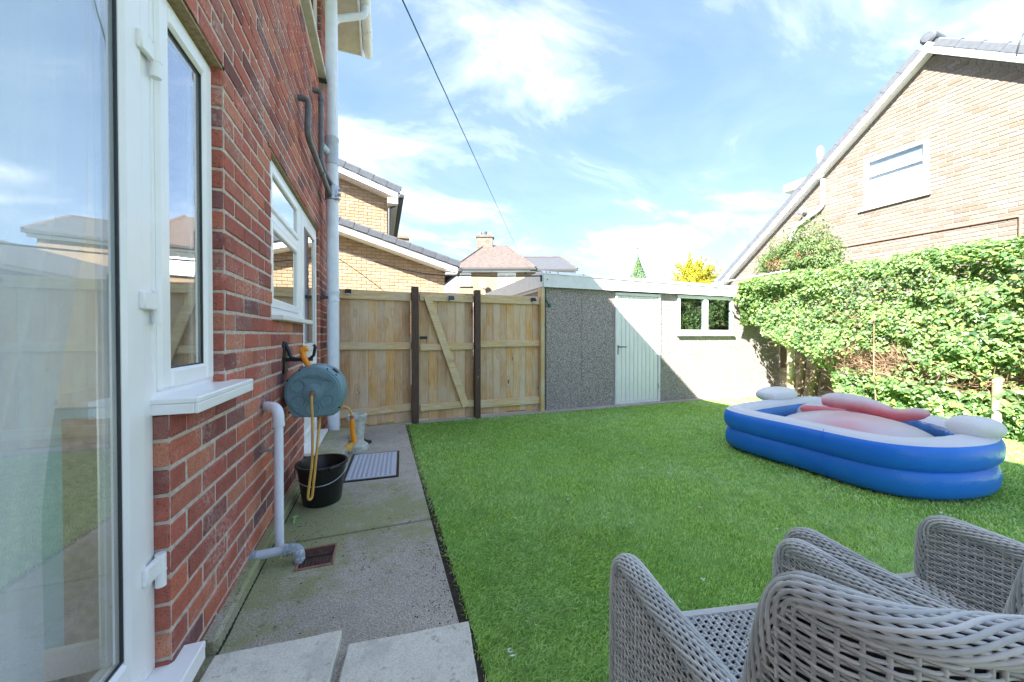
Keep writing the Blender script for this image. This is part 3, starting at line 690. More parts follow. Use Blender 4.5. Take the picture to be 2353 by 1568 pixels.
run = [(-0.64, 3.35, 3.13)] + elbow((-0.585, 3.352, 3.13), (-0.555, 3.353, 3.13), (-0.553, 3.353, 3.09)) + elbow((-0.553, 3.32, 2.90), (-0.553, 3.305, 2.83), (-0.551, 3.37, 2.815)) + [(-0.52, 4.40, 2.745)]
f = MB(); f.tube(run, 0.024, 14); part('pipe_run', f, 'pipe_dark', w1, True)
sockets(w1, 'pipe_dark', [((-0.625, 3.35, 3.13), (-0.595, 3.351, 3.13), 0.023), ((-0.553, 3.352, 3.075), (-0.553, 3.347, 3.045), 0.023), ((-0.553, 3.325, 2.93), (-0.553, 3.322, 2.905), 0.023), ((-0.549, 3.44, 2.81), (-0.548, 3.48, 2.807), 0.023), ((-0.534, 3.90, 2.779), (-0.532, 3.96, 2.775), 0.030)])
w2 = thing('waste_pipe', 'straight dark grey waste pipe dropping right beside the soil pipe', 'pipe', (-0.6, 4.02, 3.6))
run = [(-0.64, 4.02, 3.62)] + elbow((-0.585, 4.03, 3.62), (-0.555, 4.035, 3.62), (-0.553, 4.035, 3.58)) + elbow((-0.553, 4.02, 2.96), (-0.552, 4.02, 2.90), (-0.54, 4.10, 2.885)) + [(-0.51, 4.42, 2.87)]
f = MB(); f.tube(run, 0.024, 14); part('pipe_run', f, 'pipe_dark', w2, True)
sockets(w2, 'pipe_dark', [((-0.625, 4.02, 3.62), (-0.60, 4.025, 3.62), 0.023), ((-0.553, 4.035, 3.56), (-0.553, 4.034, 3.53), 0.030)])
w3 = thing('waste_pipe', 'pale upright waste pipe with an elbow into the wall below the side window', 'pipe', (-0.53, 2.29, 0))
run = [(-0.63, 2.40, 0.80)] + elbow((-0.575, 2.335, 0.80), (-0.53, 2.29, 0.80), (-0.53, 2.288, 0.735)) + [(-0.53, 2.285, 0.0)]
f = MB(); f.tube(run, 0.0225, 16); part('pipe_run', f, 'pipe_white', w3, True)
sockets(w3, 'pipe_white', [((-0.60, 2.365, 0.80), (-0.562, 2.322, 0.80), 0.0285), ((-0.53, 2.288, 0.72), (-0.53, 2.288, 0.70), 0.030)])
f = MB(); f.tube(elbow((-0.562, 2.322, 0.80), (-0.53, 2.288, 0.80), (-0.53, 2.288, 0.74)) + [(-0.53, 2.288, 0.71)], 0.0275, 16); part('elbow', f, 'pipe_white', w3, True)
f = MB(); f.cbox(-0.63, 2.30, 0.56, -0.552, 2.31, 0.575, 0.003); part('wall_clip', f, 'galvanised', w3)
w4 = thing('drain_spout', 'limescaled grey drain pipe elbow emptying over the gully', 'pipe', (-0.5, 2.16, 0))
f = MB(); f.tube([(-0.64, 2.155, 0.075), (-0.46, 2.165, 0.075)], 0.0225, 16); f.tube([(-0.408, 2.14, 0.04), (-0.398, 2.128, -0.06)], 0.021, 16); part('pipe_run', f, 'pipe_grey_blue', w4, True)
sockets(w4, 'limed_pipe', [((-0.485, 2.164, 0.075), (-0.47, 2.164, 0.075), 0.031), ((-0.64, 2.155, 0.075), (-0.60, 2.157, 0.075), 0.026)])
f = MB(); f.tube([(-0.475, 2.164, 0.075)] + elbow((-0.452, 2.163, 0.075), (-0.412, 2.158, 0.078), (-0.409, 2.145, 0.045)) + [(-0.406, 2.14, 0.02)], 0.028, 16); part('elbow', f, 'limed_pipe', w4, True)

# ================================================================== things on the path
gl = thing('drain_gully', 'rusty drain gully with a slotted grate set into the path', 'drain', (-0.32, 2.155, 0))
f = MB()
for a in ((-0.415, 2.055, -0.402, 2.255), (-0.248, 2.055, -0.235, 2.255)): f.cbox(a[0], a[1], -0.02, a[2], a[3], 0.020, 0.003)
for a in ((-0.4015, 2.055, -0.2485, 2.068), (-0.4015, 2.242, -0.2485, 2.255)): f.cbox(a[0], a[1], -0.02, a[2], a[3], 0.020, 0.003)
part('surround', f, 'clay', gl)
f = MB(); f.box(-0.402, 2.067, 0.0125, -0.248, 2.243, 0.0135); part('well_shade', f, 'black_plastic', gl)  # flat black sheet stands in for the shade down the gully
for i in range(9):
    f = MB(); x = -0.392+i*0.0165
    half = 0.03+0.012*abs(4-i)
    f.cbox(x, 2.072, 0.0137, x+0.009, 2.155-half*0.3, 0.018, 0.001); part('grate_bar', f, 'iron_rust', gl)
    f = MB(); y = 2.16+i*0.009; f.cbox(-0.395, y, 0.0137, -0.255, y+0.005, 0.018, 0.001); part('grate_bar', f, 'iron_rust', gl)
# loose slabs
def slab(pts, label):
    mb = MB(); k = len(pts); v = []
    for z, ins in ((0.013, 0.0), (0.045, 0.0), (0.050, 0.006)):
        cx = sum(p[0] for p in pts)/k; cy = sum(p[1] for p in pts)/k
        for x, y in pts: d = math.hypot(x-cx, y-cy); v.append((x-(x-cx)/d*ins, y-(y-cy)/d*ins, z))
    fcs = [tuple(range(2*k, 3*k)), tuple(range(k-1, -1, -1))]
    for r_ in range(2):
        for i in range(k): fcs.append((r_*k+i, r_*k+(i+1) % k, (r_+1)*k+(i+1) % k, (r_+1)*k+i))
    mb.add(v, fcs); return tag(part('paving_slab', mb, 'paving_slab'), label, 'paving slab', 'loose paving slabs')
def rect_rot(x0, y0, x1, y1, a, nseg=9, wob=0.004):
    cx, cy = (x0+x1)/2, (y0+y1)/2; out = []
    cs = [(x0, y0), (x1, y0), (x1, y1), (x0, y1)]
    for i in range(4):
        p, q = cs[i], cs[(i+1) % 4]
        for j in range(nseg):
            t = j/nseg; x = p[0]+(q[0]-p[0])*t; y = p[1]+(q[1]-p[1])*t
            if j: x += random.uniform(-wob, wob)*0.5; y += random.uniform(-wob, wob)*0.5
            dx_, dy_ = x-cx, y-cy; out.append((cx+dx_*math.cos(a)-dy_*math.sin(a), cy+dx_*math.sin(a)+dy_*math.cos(a)))
    return out
slab(rect_rot(-0.585, 1.10, -0.165, 1.555, R(-4.5)), 'grey stone slab lying against the house below the glazed door')
slab(rect_rot(-0.145, 0.985, 0.305, 1.435, R(-6.0)), 'grey stone slab lying beside the lawn edge')
st = MB(); st.cbox(-0.61, 3.46, 0.013, -0.315, 4.40, 0.15, 0.012); tag(part('door_step', st, 'path_concrete'), 'concrete door step below the white back door', 'step')
# bucket
bk = thing('bucket', 'black plastic builders bucket on the path under the hose reel', 'bucket', (-0.40, 2.88, 0.012))
BX, BY = -0.40, 2.88
f = MB(); f.lathe([(0.001, 0.013), (0.118, 0.013), (0.124, 0.02), (0.158, 0.275), (0.168, 0.278), (0.172, 0.288), (0.168, 0.298), (0.158, 0.297), (0.150, 0.285), (0.117, 0.03), (0.001, 0.028)], (BX, BY, 0), 36); part('bucket_body', f, 'black_plastic', bk, True, 50)
f = MB(); f.prism([(BX+0.06, BY-0.15), (BX+0.12, BY-0.115), (BX+0.135, BY-0.135), (BX+0.075, BY-0.185)], 'Z', 0.28, 0.296); part('pouring_lip', f, 'black_plastic', bk)
f = MB()
hp = [(BX-0.166+0.0*i, BY-0.02, 0.27) for i in range(1)] + [(BX-0.166*math.cos(t), BY-0.03-0.165*math.sin(t)*0.95, 0.27-0.085*math.sin(t)) for t in [i*math.pi/16 for i in range(17)]]
f.tube(hp, 0.0035, 8); part('handle', f, 'galvanised', bk, True)
# doormat
dm = thing('doormat', 'pale ribbed doormat with dark rubber border on the path', 'doormat', (-0.065, 3.5, 0.012))
f = MB(); f.cbox(-0.285, 3.155, 0.0125, 0.155, 3.855, 0.020, 0.003, Matrix.Rotation(R(-3), 3, 'Z')); part('rubber_border', f, 'black_plastic', dm)
f = MB(); f.cbox(-0.262, 3.18, 0.0195, 0.132, 3.83, 0.0225, 0.002, Matrix.Rotation(R(-3), 3, 'Z'), (-0.065, 3.505, 0.02)); part('carpet_field', f, 'doormat_pile', dm)
rm = Matrix.Rotation(R(-3), 3, 'Z'); cc = Vector((-0.065, 3.505, 0))
for i in range(19):
    f = MB(); y = 3.215+i*0.0318
    zig = [(-0.244+j*0.0187, y+0.011*(1 if j % 2 else -1)) for j in range(20)]
    vv, ff = [], []
    for (a, b) in zig:
        for (dy_, z) in ((-0.006, 0.0227), (0.0, 0.0275), (0.006, 0.0227)): vv.append(cc + rm @ (Vector((a, b+dy_, z))-cc))
    for j in range(19):
        for q in range(2): ff.append((j*3+q, (j+1)*3+q, (j+1)*3+q+1, j*3+q+1))
    f.add(vv, ff); part('raised_rib', f, 'doormat_pile', dm)
# stone pedestal and shoe
pd = MB(); prof = [(0.001, 0.013), (0.105, 0.013), (0.112, 0.035), (0.108, 0.07), (0.075, 0.095), (0.062, 0.12), (0.066, 0.16), (0.072, 0.28), (0.082, 0.33), (0.094, 0.345), (0.094, 0.385), (0.080, 0.39), (0.070, 0.36), (0.001, 0.35)]
pd.lathe(prof, (-0.235, 4.02, 0), 30)
for i, p in enumerate(pd.v):
    a = math.atan2(p[1]-4.02, p[0]+0.235); k = 1+0.06*math.sin(a*6+p[2]*28)*(0.1 < p[2] < 0.34)+0.03*mnoise.noise(Vector(p)*40)
    pd.v[i] = (-0.235+(p[0]+0.235)*k, 4.02+(p[1]-4.02)*k, p[2])
tag(part('garden_pedestal', pd, 'stone_white', None, True), 'small weathered white stone pedestal beside the door step', 'ornament')
sh = MB(); sh.lathe([(0.001, 0.013), (0.03, 0.015), (0.036, 0.03), (0.03, 0.045), (0.001, 0.05)], (0, 0, 0), 18, sx=1.7, sy=0.9); sh.v = [(-0.155+x*0.9+y*0.5, 4.25+y-x*0.35, z+0.012*(x < -0.01)) for x, y, z in sh.v]
tag(part('black_shoe', sh, 'black_plastic', None, True), 'small black rubber shoe lying behind the stone pedestal', 'shoe')
sc_ = MB(); sc_.lathe([(0.001, 0.016), (0.016, 0.018), (0.020, 0.023), (0.018, 0.023), (0.013, 0.021), (0.001, 0.020)], (-0.525, 2.66, 0), 16); sc_.cbox(-0.53, 2.575, 0.018, -0.517, 2.645, 0.024, 0.002, Matrix.Rotation(R(6), 3, 'Z'))
tag(part('plastic_scoop', sc_, 'green_plastic', None, True), 'tiny light green plastic scoop dropped on the path by the wall', 'scoop')

# ================================================================== hose reel
RX, RY, RZ = -0.425, 2.72, 0.815; RR = 0.183
hr = thing('hose_reel', 'blue grey wall mounted hose reel with yellow hose and orange lever', 'hose reel', (-0.625, 2.85, 0.8))
rt = Matrix.Rotation(R(-3), 3, 'Z')
def drum(r, k=40, bot=True):
    pts = []
    for i in range(k):
        a = 2*math.pi*i/k; x, z = r*math.cos(a), r*math.sin(a)
        if bot and z < -0.1*r/0.183:      # squared-off foot
            zz = max(z, -0.166*r/0.183); xx = math.copysign(min(abs(r*1.0), abs(x)+0.10*max(0, (-z/r-0.55))), x) if abs(x) > 0.02 else x
            x, z = xx, zz
        pts.append((x, z))
    return pts
def loft(mb, rings, cx, cz):
    k = len(rings[0][1]); v = []
    for y, pts in rings:
        for x, z in pts: v.append(Vector((cx, RY, cz)) + rt @ Vector((x, y, z)))
    fs = [tuple(range(k-1, -1, -1)), tuple((len(rings)-1)*k+j for j in range(k))]
    for i in range(len(rings)-1):
        for j in range(k): fs.append((i*k+j, i*k+(j+1) % k, (i+1)*k+(j+1) % k, (i+1)*k+j))
    mb.add(v, fs)
f = MB(); loft(f, [(-0.012, drum(RR*0.93)), (0.0, drum(RR*0.97)), (0.02, drum(RR)), (0.09, drum(RR)), (0.095, drum(RR*1.03)), (0.115, drum(RR*1.03)), (0.12, drum(RR)), (0.19, drum(RR)), (0.21, drum(RR*0.95))], RX, RZ); body = part('reel_casing', f, 'reel_plastic', hr, True, 50)
f = MB(); loft(f, [(-0.020, drum(RR*0.86, bot=False)), (-0.010, drum(RR*0.90, bot=False))], RX, RZ); part('face_plate', f, 'reel_plastic', hr, True, 30)
for a in (30, -32, 150, 212, -90):
    f = MB(); f.lathe([(0.042, -0.019), (0.041, -0.0255), (0.037, -0.0255), (0.033, -0.0205)], (0, 0, 0), 24, 'Y'); q = (RX+0.102*math.cos(R(a)), RZ+0.102*math.sin(R(a)))
    f.v = [tuple(Vector((RX, RY, RZ)) + rt @ Vector((x+q[0]-RX, y, z+q[1]-RZ))) for x, y, z in f.v]; part('round_recess', f, 'reel_plastic', hr, True, 30)
f = MB(); f.lathe([(0.062, -0.02), (0.062, -0.024), (0.058, -0.026), (0.024, -0.03), (0.020, -0.042), (0.001, -0.042)], (RX, RY, RZ), 28, 'Y'); part('hub', f, 'reel_plastic', hr, True, 30)
f = MB(); f.tube([(RX, RY-0.035, RZ), (RX, RY-0.062, RZ)], 0.017, 16); f.tube([(RX, RY-0.055, RZ-0.002), (RX+0.0, RY-0.078, RZ-0.012)], 0.014, 14); part('hose_connector', f, 'clay', hr, True)
cu = bpy.data.curves.new('t', 'FONT'); cu.body = 'HOZELOCK'; cu.size = 0.036; cu.extrude = 0.0045; cu.align_x = 'CENTER'; cu.align_y = 'CENTER'; cu.resolution_u = 3
to = bpy.data.objects.new('t', cu); me = bpy.data.meshes.new_from_object(to); bpy.data.objects.remove(to)
for v in me.vertices:
    x, y, z = v.co; bend = -0.35*x*x/0.1
    v.co = Vector((RX, RY, RZ)) + rt @ Vector((x*1.05, -0.0225-z, y+0.112+bend))
me.materials.clear(); link('raised_lettering', me, hr, 'reel_plastic')
for a, r_ in ((118, 0.175), (150, 0.177), (62, 0.177), (40, 0.177), (-35, 0.19), (-140, 0.19), (-75, 0.165)):
    f = MB(); f.lathe([(0.006, -0.004), (0.006, -0.010), (0.001, -0.010)], (RX+r_*math.cos(R(a)), RY, RZ+max(-0.15, r_*math.sin(R(a)))), 10, 'Y'); part('screw_hole', f, 'black_plastic', hr)
f = MB(); f.lathe([(0.020, 0.0), (0.026, 0.004), (0.020, 0.010), (0.015, 0.008)], (0, 0, 0), 18); f.v = [tuple(Vector((RX+0.125, RY+0.05, RZ+0.137)) + Matrix.Rotation(R(42), 3, 'Y') @ Vector(p)) for p in f.v]; part('cap_ring', f, 'black_plastic', hr, True)
# wall bracket and orange lever
f = MB(); f.cbox(-0.628, 2.80, 0.94, -0.612, 2.90, 1.16, 0.004); f.cbox(-0.628, 2.835, 1.02, -0.45, 2.865, 1.045, 0.004); f.tube([(-0.62, 2.85, 1.15), (-0.60, 2.85, 1.10), (-0.585, 2.85, 1.05), (-0.55, 2.85, 1.035)], 0.012, 8); f.tube([(-0.47, 2.85, 1.035), (-0.445, 2.85, 1.06), (-0.435, 2.85, 1.12), (-0.445, 2.85, 1.135)], 0.010, 8); part('wall_bracket', f, 'black_plastic', hr, True)
f = MB(); a = [(-0.505, 2.80, 1.105), (-0.50, 2.80, 1.06), (-0.485, 2.80, 1.02), (-0.462, 2.80, 0.985)]
f.tube(a, [0.016, 0.020, 0.018, 0.022], 10); f.cbox(-0.525, 2.785, 1.085, -0.475, 2.83, 1.125, 0.006, Matrix.Rotation(R(-20), 3, 'Y')); f.cbox(-0.49, 2.785, 0.965, -0.44, 2.83, 1.0, 0.006, Matrix.Rotation(R(25), 3, 'Y')); part('release_lever', f, 'orange_plastic', hr, True)
# hose: loop hanging from the hub, and a tail to the spray gun
def bez(P_, n=40):
    P_ = [Vector(p) for p in P_]; out = []
    for i in range(len(P_)-1):
        p0, p1, p2, p3 = P_[max(i-1, 0)], P_[i], P_[i+1], P_[min(i+2, len(P_)-1)]
        for j in range(n//(len(P_)-1)+1):
            t = j/(n//(len(P_)-1)+1); out.append(0.5*((2*p1)+(p2-p0)*t+(2*p0-5*p1+4*p2-p3)*t*t+(3*p1-p0-3*p2+p3)*t**3))
    return out+[P_[-1]]
f = MB(); f.tube(bez([(RX, RY-0.07, RZ-0.008), (RX+0.002, RY-0.098, RZ-0.04), (RX+0.006, RY-0.10, RZ-0.16), (RX+0.004, RY-0.10, 0.40), (RX-0.018, RY-0.10, 0.20), (RX-0.022, RY-0.09, 0.142), (RX-0.006, RY-0.07, 0.135), (RX+0.004, RY-0.06, 0.22), (RX+0.022, RY-0.03, 0.45), (RX+0.03, RY+0.02, 0.60), (RX+0.03, RY+0.06, RZ-0.15)], 70), 0.0085, 10); part('hose_loop', f, 'hose_yellow', hr, True)
f = MB(); f.tube(bez([(RX+0.17, RY+0.05, RZ-0.115), (RX+0.20, RY+0.05, RZ-0.125), (RX+0.225, RY+0.05, RZ-0.16), (RX+0.228, RY+0.05, RZ-0.195)], 16), 0.0085, 10); part('hose_tail', f, 'hose_yellow', hr, True)
sg = thing('spray_gun', 'orange hose spray gun hanging from the yellow hose', 'spray gun', (RX+0.23, RY+0.05, 0.5))
GX, GY, GZ = RX+0.23, RY+0.05, RZ-0.195
f = MB(); f.tube([(GX, GY, GZ+0.012), (GX, GY, GZ-0.018)], 0.013, 14); part('hose_coupling', f, 'clay', sg, True)
f = MB(); f.tube([(GX, GY, GZ-0.012), (GX+0.001, GY, GZ-0.05), (GX+0.005, GY, GZ-0.11), (GX+0.012, GY, GZ-0.165), (GX+0.014, GY, GZ-0.185)], [0.015, 0.019, 0.017, 0.017, 0.020], 16); part('grip', f, 'orange_plastic', sg, True)
f = MB(); d = Vector((-0.75, -0.15, -0.62)).normalized(); p0 = Vector((GX+0.018, GY, GZ-0.175))
f.tube([p0, p0+d*0.025, p0+d*0.04, p0+d*0.052, p0+d*0.066], [0.017, 0.018, 0.024, 0.030, 0.031], 18); part('spray_head', f, 'hose_yellow', sg, True)
# ================================================================== fence, gate, posts
FY = 5.10
def boards(parent, xs, z0, z1, y0=FY, t=0.018, top=None):
    for i in range(len(xs)-1):
        f = MB(); zz = (top(0.5*(xs[i]+xs[i+1])) if top else z1)+random.uniform(-.006, .006); yo = random.uniform(-.0015, .0045)
        f.cbox(xs[i]+0.0004, y0+yo, z0+random.uniform(-.01, .01), xs[i+1]-0.0004, y0+t+yo, zz, 0.004); part('board', f, 'fence_board', parent)
def rail(parent, x0, z0, x1, z1, h=0.095, y0=FY-0.040, y1=FY-0.0035):
    f = MB(); a = math.atan2(z1-z0, x1-x0); L_ = math.hypot(x1-x0, z1-z0); c = ((x0+x1)/2, (y0+y1)/2, (z0+z1)/2)
    f.cbox(c[0]-L_/2, y0, c[2]-h/2, c[0]+L_/2, y1, c[2]+h/2, 0.004, Matrix.Rotation(-a, 3, 'Y')); part('rail', f, 'fence_rail', parent)
def edges(a, b, n): return [a+(b-a)*i/n + (random.uniform(-.004, .004) if 0 < i < n else 0) for i in range(n+1)]
fl = thing('board_fence', 'wooden board fence panel between the house and the brown gate post', 'fence', (0, FY, 0), 'wooden fence panels')
boards(fl, edges(-0.60, 0.385, 9), 0.02, 1.78); rail(fl, -0.60, 1.735, 0.385, 1.725, 0.12); rail(fl, -0.60, 1.065, 0.385, 1.055); rail(fl, -0.60, 0.175, 0.385, 0.225)
gt = thing('gate', 'ledged wooden garden gate with a diagonal brace and black latch', 'gate', (0.87, FY, 0))
boards(gt, edges(0.492, 1.262, 6), 0.035, 1.80); rail(gt, 0.505, 1.725, 1.26, 1.725, 0.10); rail(gt, 0.505, 1.035, 1.26, 1.045); rail(gt, 0.505, 0.20, 1.26, 0.215)
f = MB(); p0, p1 = Vector((0.60, 0, 1.74)), Vector((1.14, 0, 0.18)); a = math.atan2(p1.z-p0.z, p1.x-p0.x); Lb = (p1-p0).length
f.cbox(0.87-Lb/2, FY-0.066, 0.96-0.05, 0.87+Lb/2, FY-0.0415, 0.96+0.05, 0.004, Matrix.Rotation(-a, 3, 'Y')); part('diagonal_brace', f, 'fence_rail', gt)
f = MB(); f.cbox(0.505, FY-0.012, 1.15, 0.605, FY-0.002, 1.185, 0.002); f.tube([(0.50, FY-0.022, 1.168), (0.60, FY-0.022, 1.168)], 0.007, 8); f.cbox(0.535, FY-0.03, 1.155, 0.55, FY-0.01, 1.18, 0.002); f.tube([(0.59, FY-0.022, 1.165), (0.595, FY-0.03, 1.09)], 0.003, 6); part('latch', f, 'metal_dark', gt, True)
fr = thing('board_fence', 'wooden board fence panel between the gate and the garage', 'fence', (1.8, FY, 0), 'wooden fence panels')
boards(fr, edges(1.352, 2.30, 9), 0.05, 1.77); rail(fr, 1.352, 1.735, 2.30, 1.735, 0.12); rail(fr, 1.352, 1.075, 2.30, 1.08); rail(fr, 1.352, 0.195, 2.30, 0.20, 0.11)
for x0, x1, zt, lab in ((0.388, 0.482, 1.86, 'dark brown square post on the latch side of the gate'), (1.264, 1.348, 1.85, 'dark brown square post on the hinge side of the gate')):
    f = MB(); f.cbox(x0, FY-0.10, -0.05, x1, FY+0.01, zt, 0.006); tag(part('gate_post', f, 'brown_post'), lab, 'post', 'brown gate posts')
f = MB(); f.cbox(2.302, FY-0.09, -0.05, 2.365, FY+0.03, 1.93, 0.005); tag(part('fence_post', f, 'new_post'), 'pale timber post against the corner of the garage', 'post')
for x, z, lab in ((-0.393, 1.765, 'small black solar light on the fence beside the house'), (0.933, 1.725, 'small black solar light on the top rail of the gate'), (2.19, 1.745, 'small black solar light on the fence beside the garage')):
    s_ = thing('solar_light', lab, 'light', (x, FY-0.05, z), 'solar fence lights')
    f = MB(); f.prism([(FY-0.041, z+0.028), (FY-0.052, z+0.030), (FY-0.088, z-0.012), (FY-0.088, z-0.022), (FY-0.041, z-0.03)], 'X', x-0.036, x+0.036); part('lamp_housing', f, 'solar_black', s_)
    f = MB(); f.cbox(x-0.028, FY-0.085, z-0.042, x+0.028, FY-0.043, z-0.0305, 0.003); part('lamp_lens', f, 'frosted_pane', s_)

# ================================================================== garage
gr = thing('garage', 'flat roofed pebble dashed garage with white door, window and fascia', 'garage', (5.1, 5.2, 0))
GZ1 = 1.95
dx0, dx1, dz1 = 3.705, 4.66, 1.925; wx0, wx1, wz0, wz1 = 5.04, 6.435, 1.185, 1.935
def panel(x0, x1, z0, z1, y=5.10):
    f = MB(); f.cbox(x0+0.0015, y, z0, x1-0.0015, y+0.07, z1, 0.004); part('wall_panel', f, 'pebble_dash', gr)
panel(2.43, 3.07, 0.02, GZ1); panel(3.07, dx0, 0.02, GZ1); panel(dx1, wx0, 0.02, GZ1); panel(wx0, 5.74, 0.02, wz0); panel(5.74, wx1, 0.02, wz0); panel(wx1, 7.1, 0.02, GZ1); panel(7.1, 7.86, 0.02, GZ1)
f = MB(); f.box(2.37, 5.115, 0.0, 2.43, 5.20, GZ1); part('corner_strip', f, 'pipe_dark', gr)
f = MB(); f.cbox(7.862, 5.09, 0.0, 7.89, 5.2, GZ1, 0.004); part('corner_trim', f, 'white_paint', gr)
f = MB(); f.box(2.37, 5.20, 0.0, 2.45, 10.5, GZ1+.1); f.box(7.80, 5.20, 0.0, 7.89, 10.5, GZ1+.1); f.box(2.45, 10.4, 0.0, 7.8, 10.5, GZ1+.1); part('side_wall', f, 'pebble_dash', gr)
f = MB(); f.box(2.46, 5.175, 0.02, 7.79, 10.39, 0.05); f.box(2.46, 8.0, 0.05, 7.79, 8.05, 1.94); part('inner_lining', f, 'dark_room', gr)
# door
f = MB(); f.cbox(dx0+.002, 5.075, 0.03, dx0+0.045, 5.15, dz1, 0.004); f.cbox(dx1-0.045, 5.075, 0.03, dx1-.002, 5.15, dz1, 0.004); f.cbox(dx0+0.046, 5.075, dz1-0.045, dx1-0.046, 5.15, dz1, 0.004); f.cbox(dx0+0.046, 5.08, 0.031, dx1-0.046, 5.15, 0.055, 0.004)
gd = link('garage_door', None, gr, loc=(4.18, 5.1, 0)); part('door_frame', f, 'white_paint', gd)
f = MB(); f.box(dx0+0.048, 5.108, 0.058, dx1-0.048, 5.13, dz1-0.048); part('door_leaf', f, 'white_paint', gd)
n = 10; wdt = (dx1-dx0-0.10)/n
for i in range(n):
    f = MB(); x = dx0+0.05+i*wdt; f.cbox(x+0.004, 5.096, 0.075, x+wdt-0.004, 5.1075, dz1-0.06, 0.004); part('door_strip', f, 'white_upvc', gd)
f = MB(); f.cbox(3.748, 5.085, 0.875, 3.776, 5.0955, 1.035, 0.006); f.tube([(3.762, 5.09, 1.005), (3.762, 5.045, 1.005), (3.775, 5.04, 1.005), (3.90, 5.04, 1.003)], 0.009, 10); part('door_handle', f, 'metal_dark', gd, True)
for hz in (0.28, 1.62):
    f = MB(); f.tube([(dx1-0.047, 5.07, hz), (dx1-0.047, 5.07, hz+0.07)], 0.007, 8); part('hinge', f, 'galvanised', gd, True)
# window
gw = link('garage_window', None, gr, loc=(5.74, 5.1, 1.2))
def frame_xz(mb, x0, x1, z0, z1, t, y0, y1, b=0.005):
    mb.cbox(x0, y0, z0, x0+t, y1, z1, b); mb.cbox(x1-t, y0, z0, x1, y1, z1, b); mb.cbox(x0+t-.001, y0, z0, x1-t+.001, y1, z0+t, b); mb.cbox(x0+t-.001, y0, z1-t, x1-t+.001, y1, z1, b)
f = MB(); frame_xz(f, wx0+.003, wx1-.003, wz0+0.055, wz1, 0.058, 5.07, 5.14); f.cbox(5.67, 5.072, wz0+0.11, 5.775, 5.138, wz1-0.056, 0.005); part('window_frame', f, 'white_paint', gw)
f = MB(); f.cbox(wx0-0.005, 5.045, wz0+0.002, wx1+0.005, 5.15, wz0+0.0545, 0.006); part('window_sill', f, 'white_paint', gw)
for a, b in ((wx0+0.058, 5.672), (5.773, wx1-0.058)):
    f = MB(); f.box(a, 5.10, wz0+0.112, b, 5.106, wz1-0.057); part('window_pane', f, 'tinted_glass', gw)
# fascia and roof: the top falls a little to the right
def fz(x): return 2.20-0.012*(x-2.32)
def strip(x0, x1, zb0, zt, y0, y1, name, mat, parent=gr):
    v = [(x0, y0, zb0), (x1, y0, zb0), (x1, y1, zb0), (x0, y1, zb0), (x0, y0, zt(x0)), (x1, y0, zt(x1)), (x1, y1, zt(x1)), (x0, y1, zt(x0))]
    f = MB(); f.add(v, [(0,1,2,3),(4,5,6,7),(0,1,5,4),(1,2,6,5),(2,3,7,6),(3,0,4,7)]); return part(name, f, mat, parent)
strip(2.345, 2.62, 1.945, lambda x: fz(x)-0.055, 5.015, 5.04, 'fascia_board', 'white_paint')
strip(2.622, 7.93, 1.945, lambda x: fz(x)-0.055, 5.017, 5.04, 'fascia_board', 'white_paint')
f = MB(); f.add([(2.335, 5.0, fz(2.33)-0.05), (7.95, 5.0, fz(7.95)-0.05), (7.95, 5.06, fz(7.95)+0.0), (2.335, 5.06, fz(2.33)+0.0), (2.335, 5.004, fz(2.33)-0.056), (7.95, 5.004, fz(7.95)-0.056), (7.95, 5.07, fz(7.95)-0.01), (2.335, 5.07, fz(2.33)-0.01)], [(0,1,2,3),(4,5,6,7),(0,1,5,4),(1,2,6,5),(2,3,7,6),(3,0,4,7)]); part('roof_flashing', f, 'white_upvc', gr)
for x in (2.40, 2.46, 2.60, 3.06, 3.55, 4.0, 4.6, 5.1, 5.7, 6.2):
    f = MB(); z = fz(x)-0.025; f.lathe([(0.010, 0.0), (0.010, 0.006), (0.006, 0.010), (0.001, 0.010)], (0, 0, 0), 10); f.v = [tuple(Vector((x, 5.029, z)) + Matrix.Rotation(R(50), 3, 'X') @ Vector(p)) for p in f.v]; part('roof_screw', f, 'metal_dark', gr)
for x, z in ((2.41, 2.06), (4.02, 2.03), (5.55, 2.01), (6.9, 2.05)):
    f = MB(); f.lathe([(0.009, 0.0), (0.009, -0.005), (0.001, -0.006)], (x, 5.0135, z), 10, 'Y'); part('fascia_screw', f, 'metal_dark', gr)
f = MB(); f.box(2.34, 5.07, 2.05, 7.93, 10.6, 2.08); part('roof', f, 'galvanised', gr)
f = MB(); f.cbox(2.312, 5.012, 1.94, 2.333, 10.6, 2.185, 0.004); f.box(2.345, 5.045, 1.90, 2.37, 10.6, 1.965); part('side_fascia', f, 'white_paint', gr)
wd = MB()
for i in range(46):
    a = random.uniform(0, 6.28); h = random.uniform(.05, .16); x, y = 2.95+random.uniform(-.12, .12), 5.3+random.uniform(-.08, .08); l_ = h*.6
    wd.add([(x-.004, y, 2.081), (x+.004, y, 2.081), (x+math.cos(a)*l_*.5+.003, y+math.sin(a)*l_*.5, 2.08+h*.7), (x+math.cos(a)*l_, y+math.sin(a)*l_, 2.08+h)], [(0,1,2),(0,2,3)])
tag(part('roof_weed', wd, 'golden_leaf'), 'tuft of yellow green weeds growing on the garage roof edge', 'weed')
f = MB(); f.tube(bez([(2.375, 5.0, 1.93), (2.385, 5.045, 1.86), (2.40, 5.085, 1.79), (2.45, 5.085, 1.72), (2.475, 5.085, 1.675)], 16), 0.008, 8); f.lathe([(0.001, -.03), (0.024, -.02), (0.026, .0), (0.012, .03), (.001, .035)], (2.48, 5.075, 1.665), 12)
tag(part('cable_plug', f, 'rope_green', None, True), 'dark green cable end hanging at the left edge of the garage', 'cable')

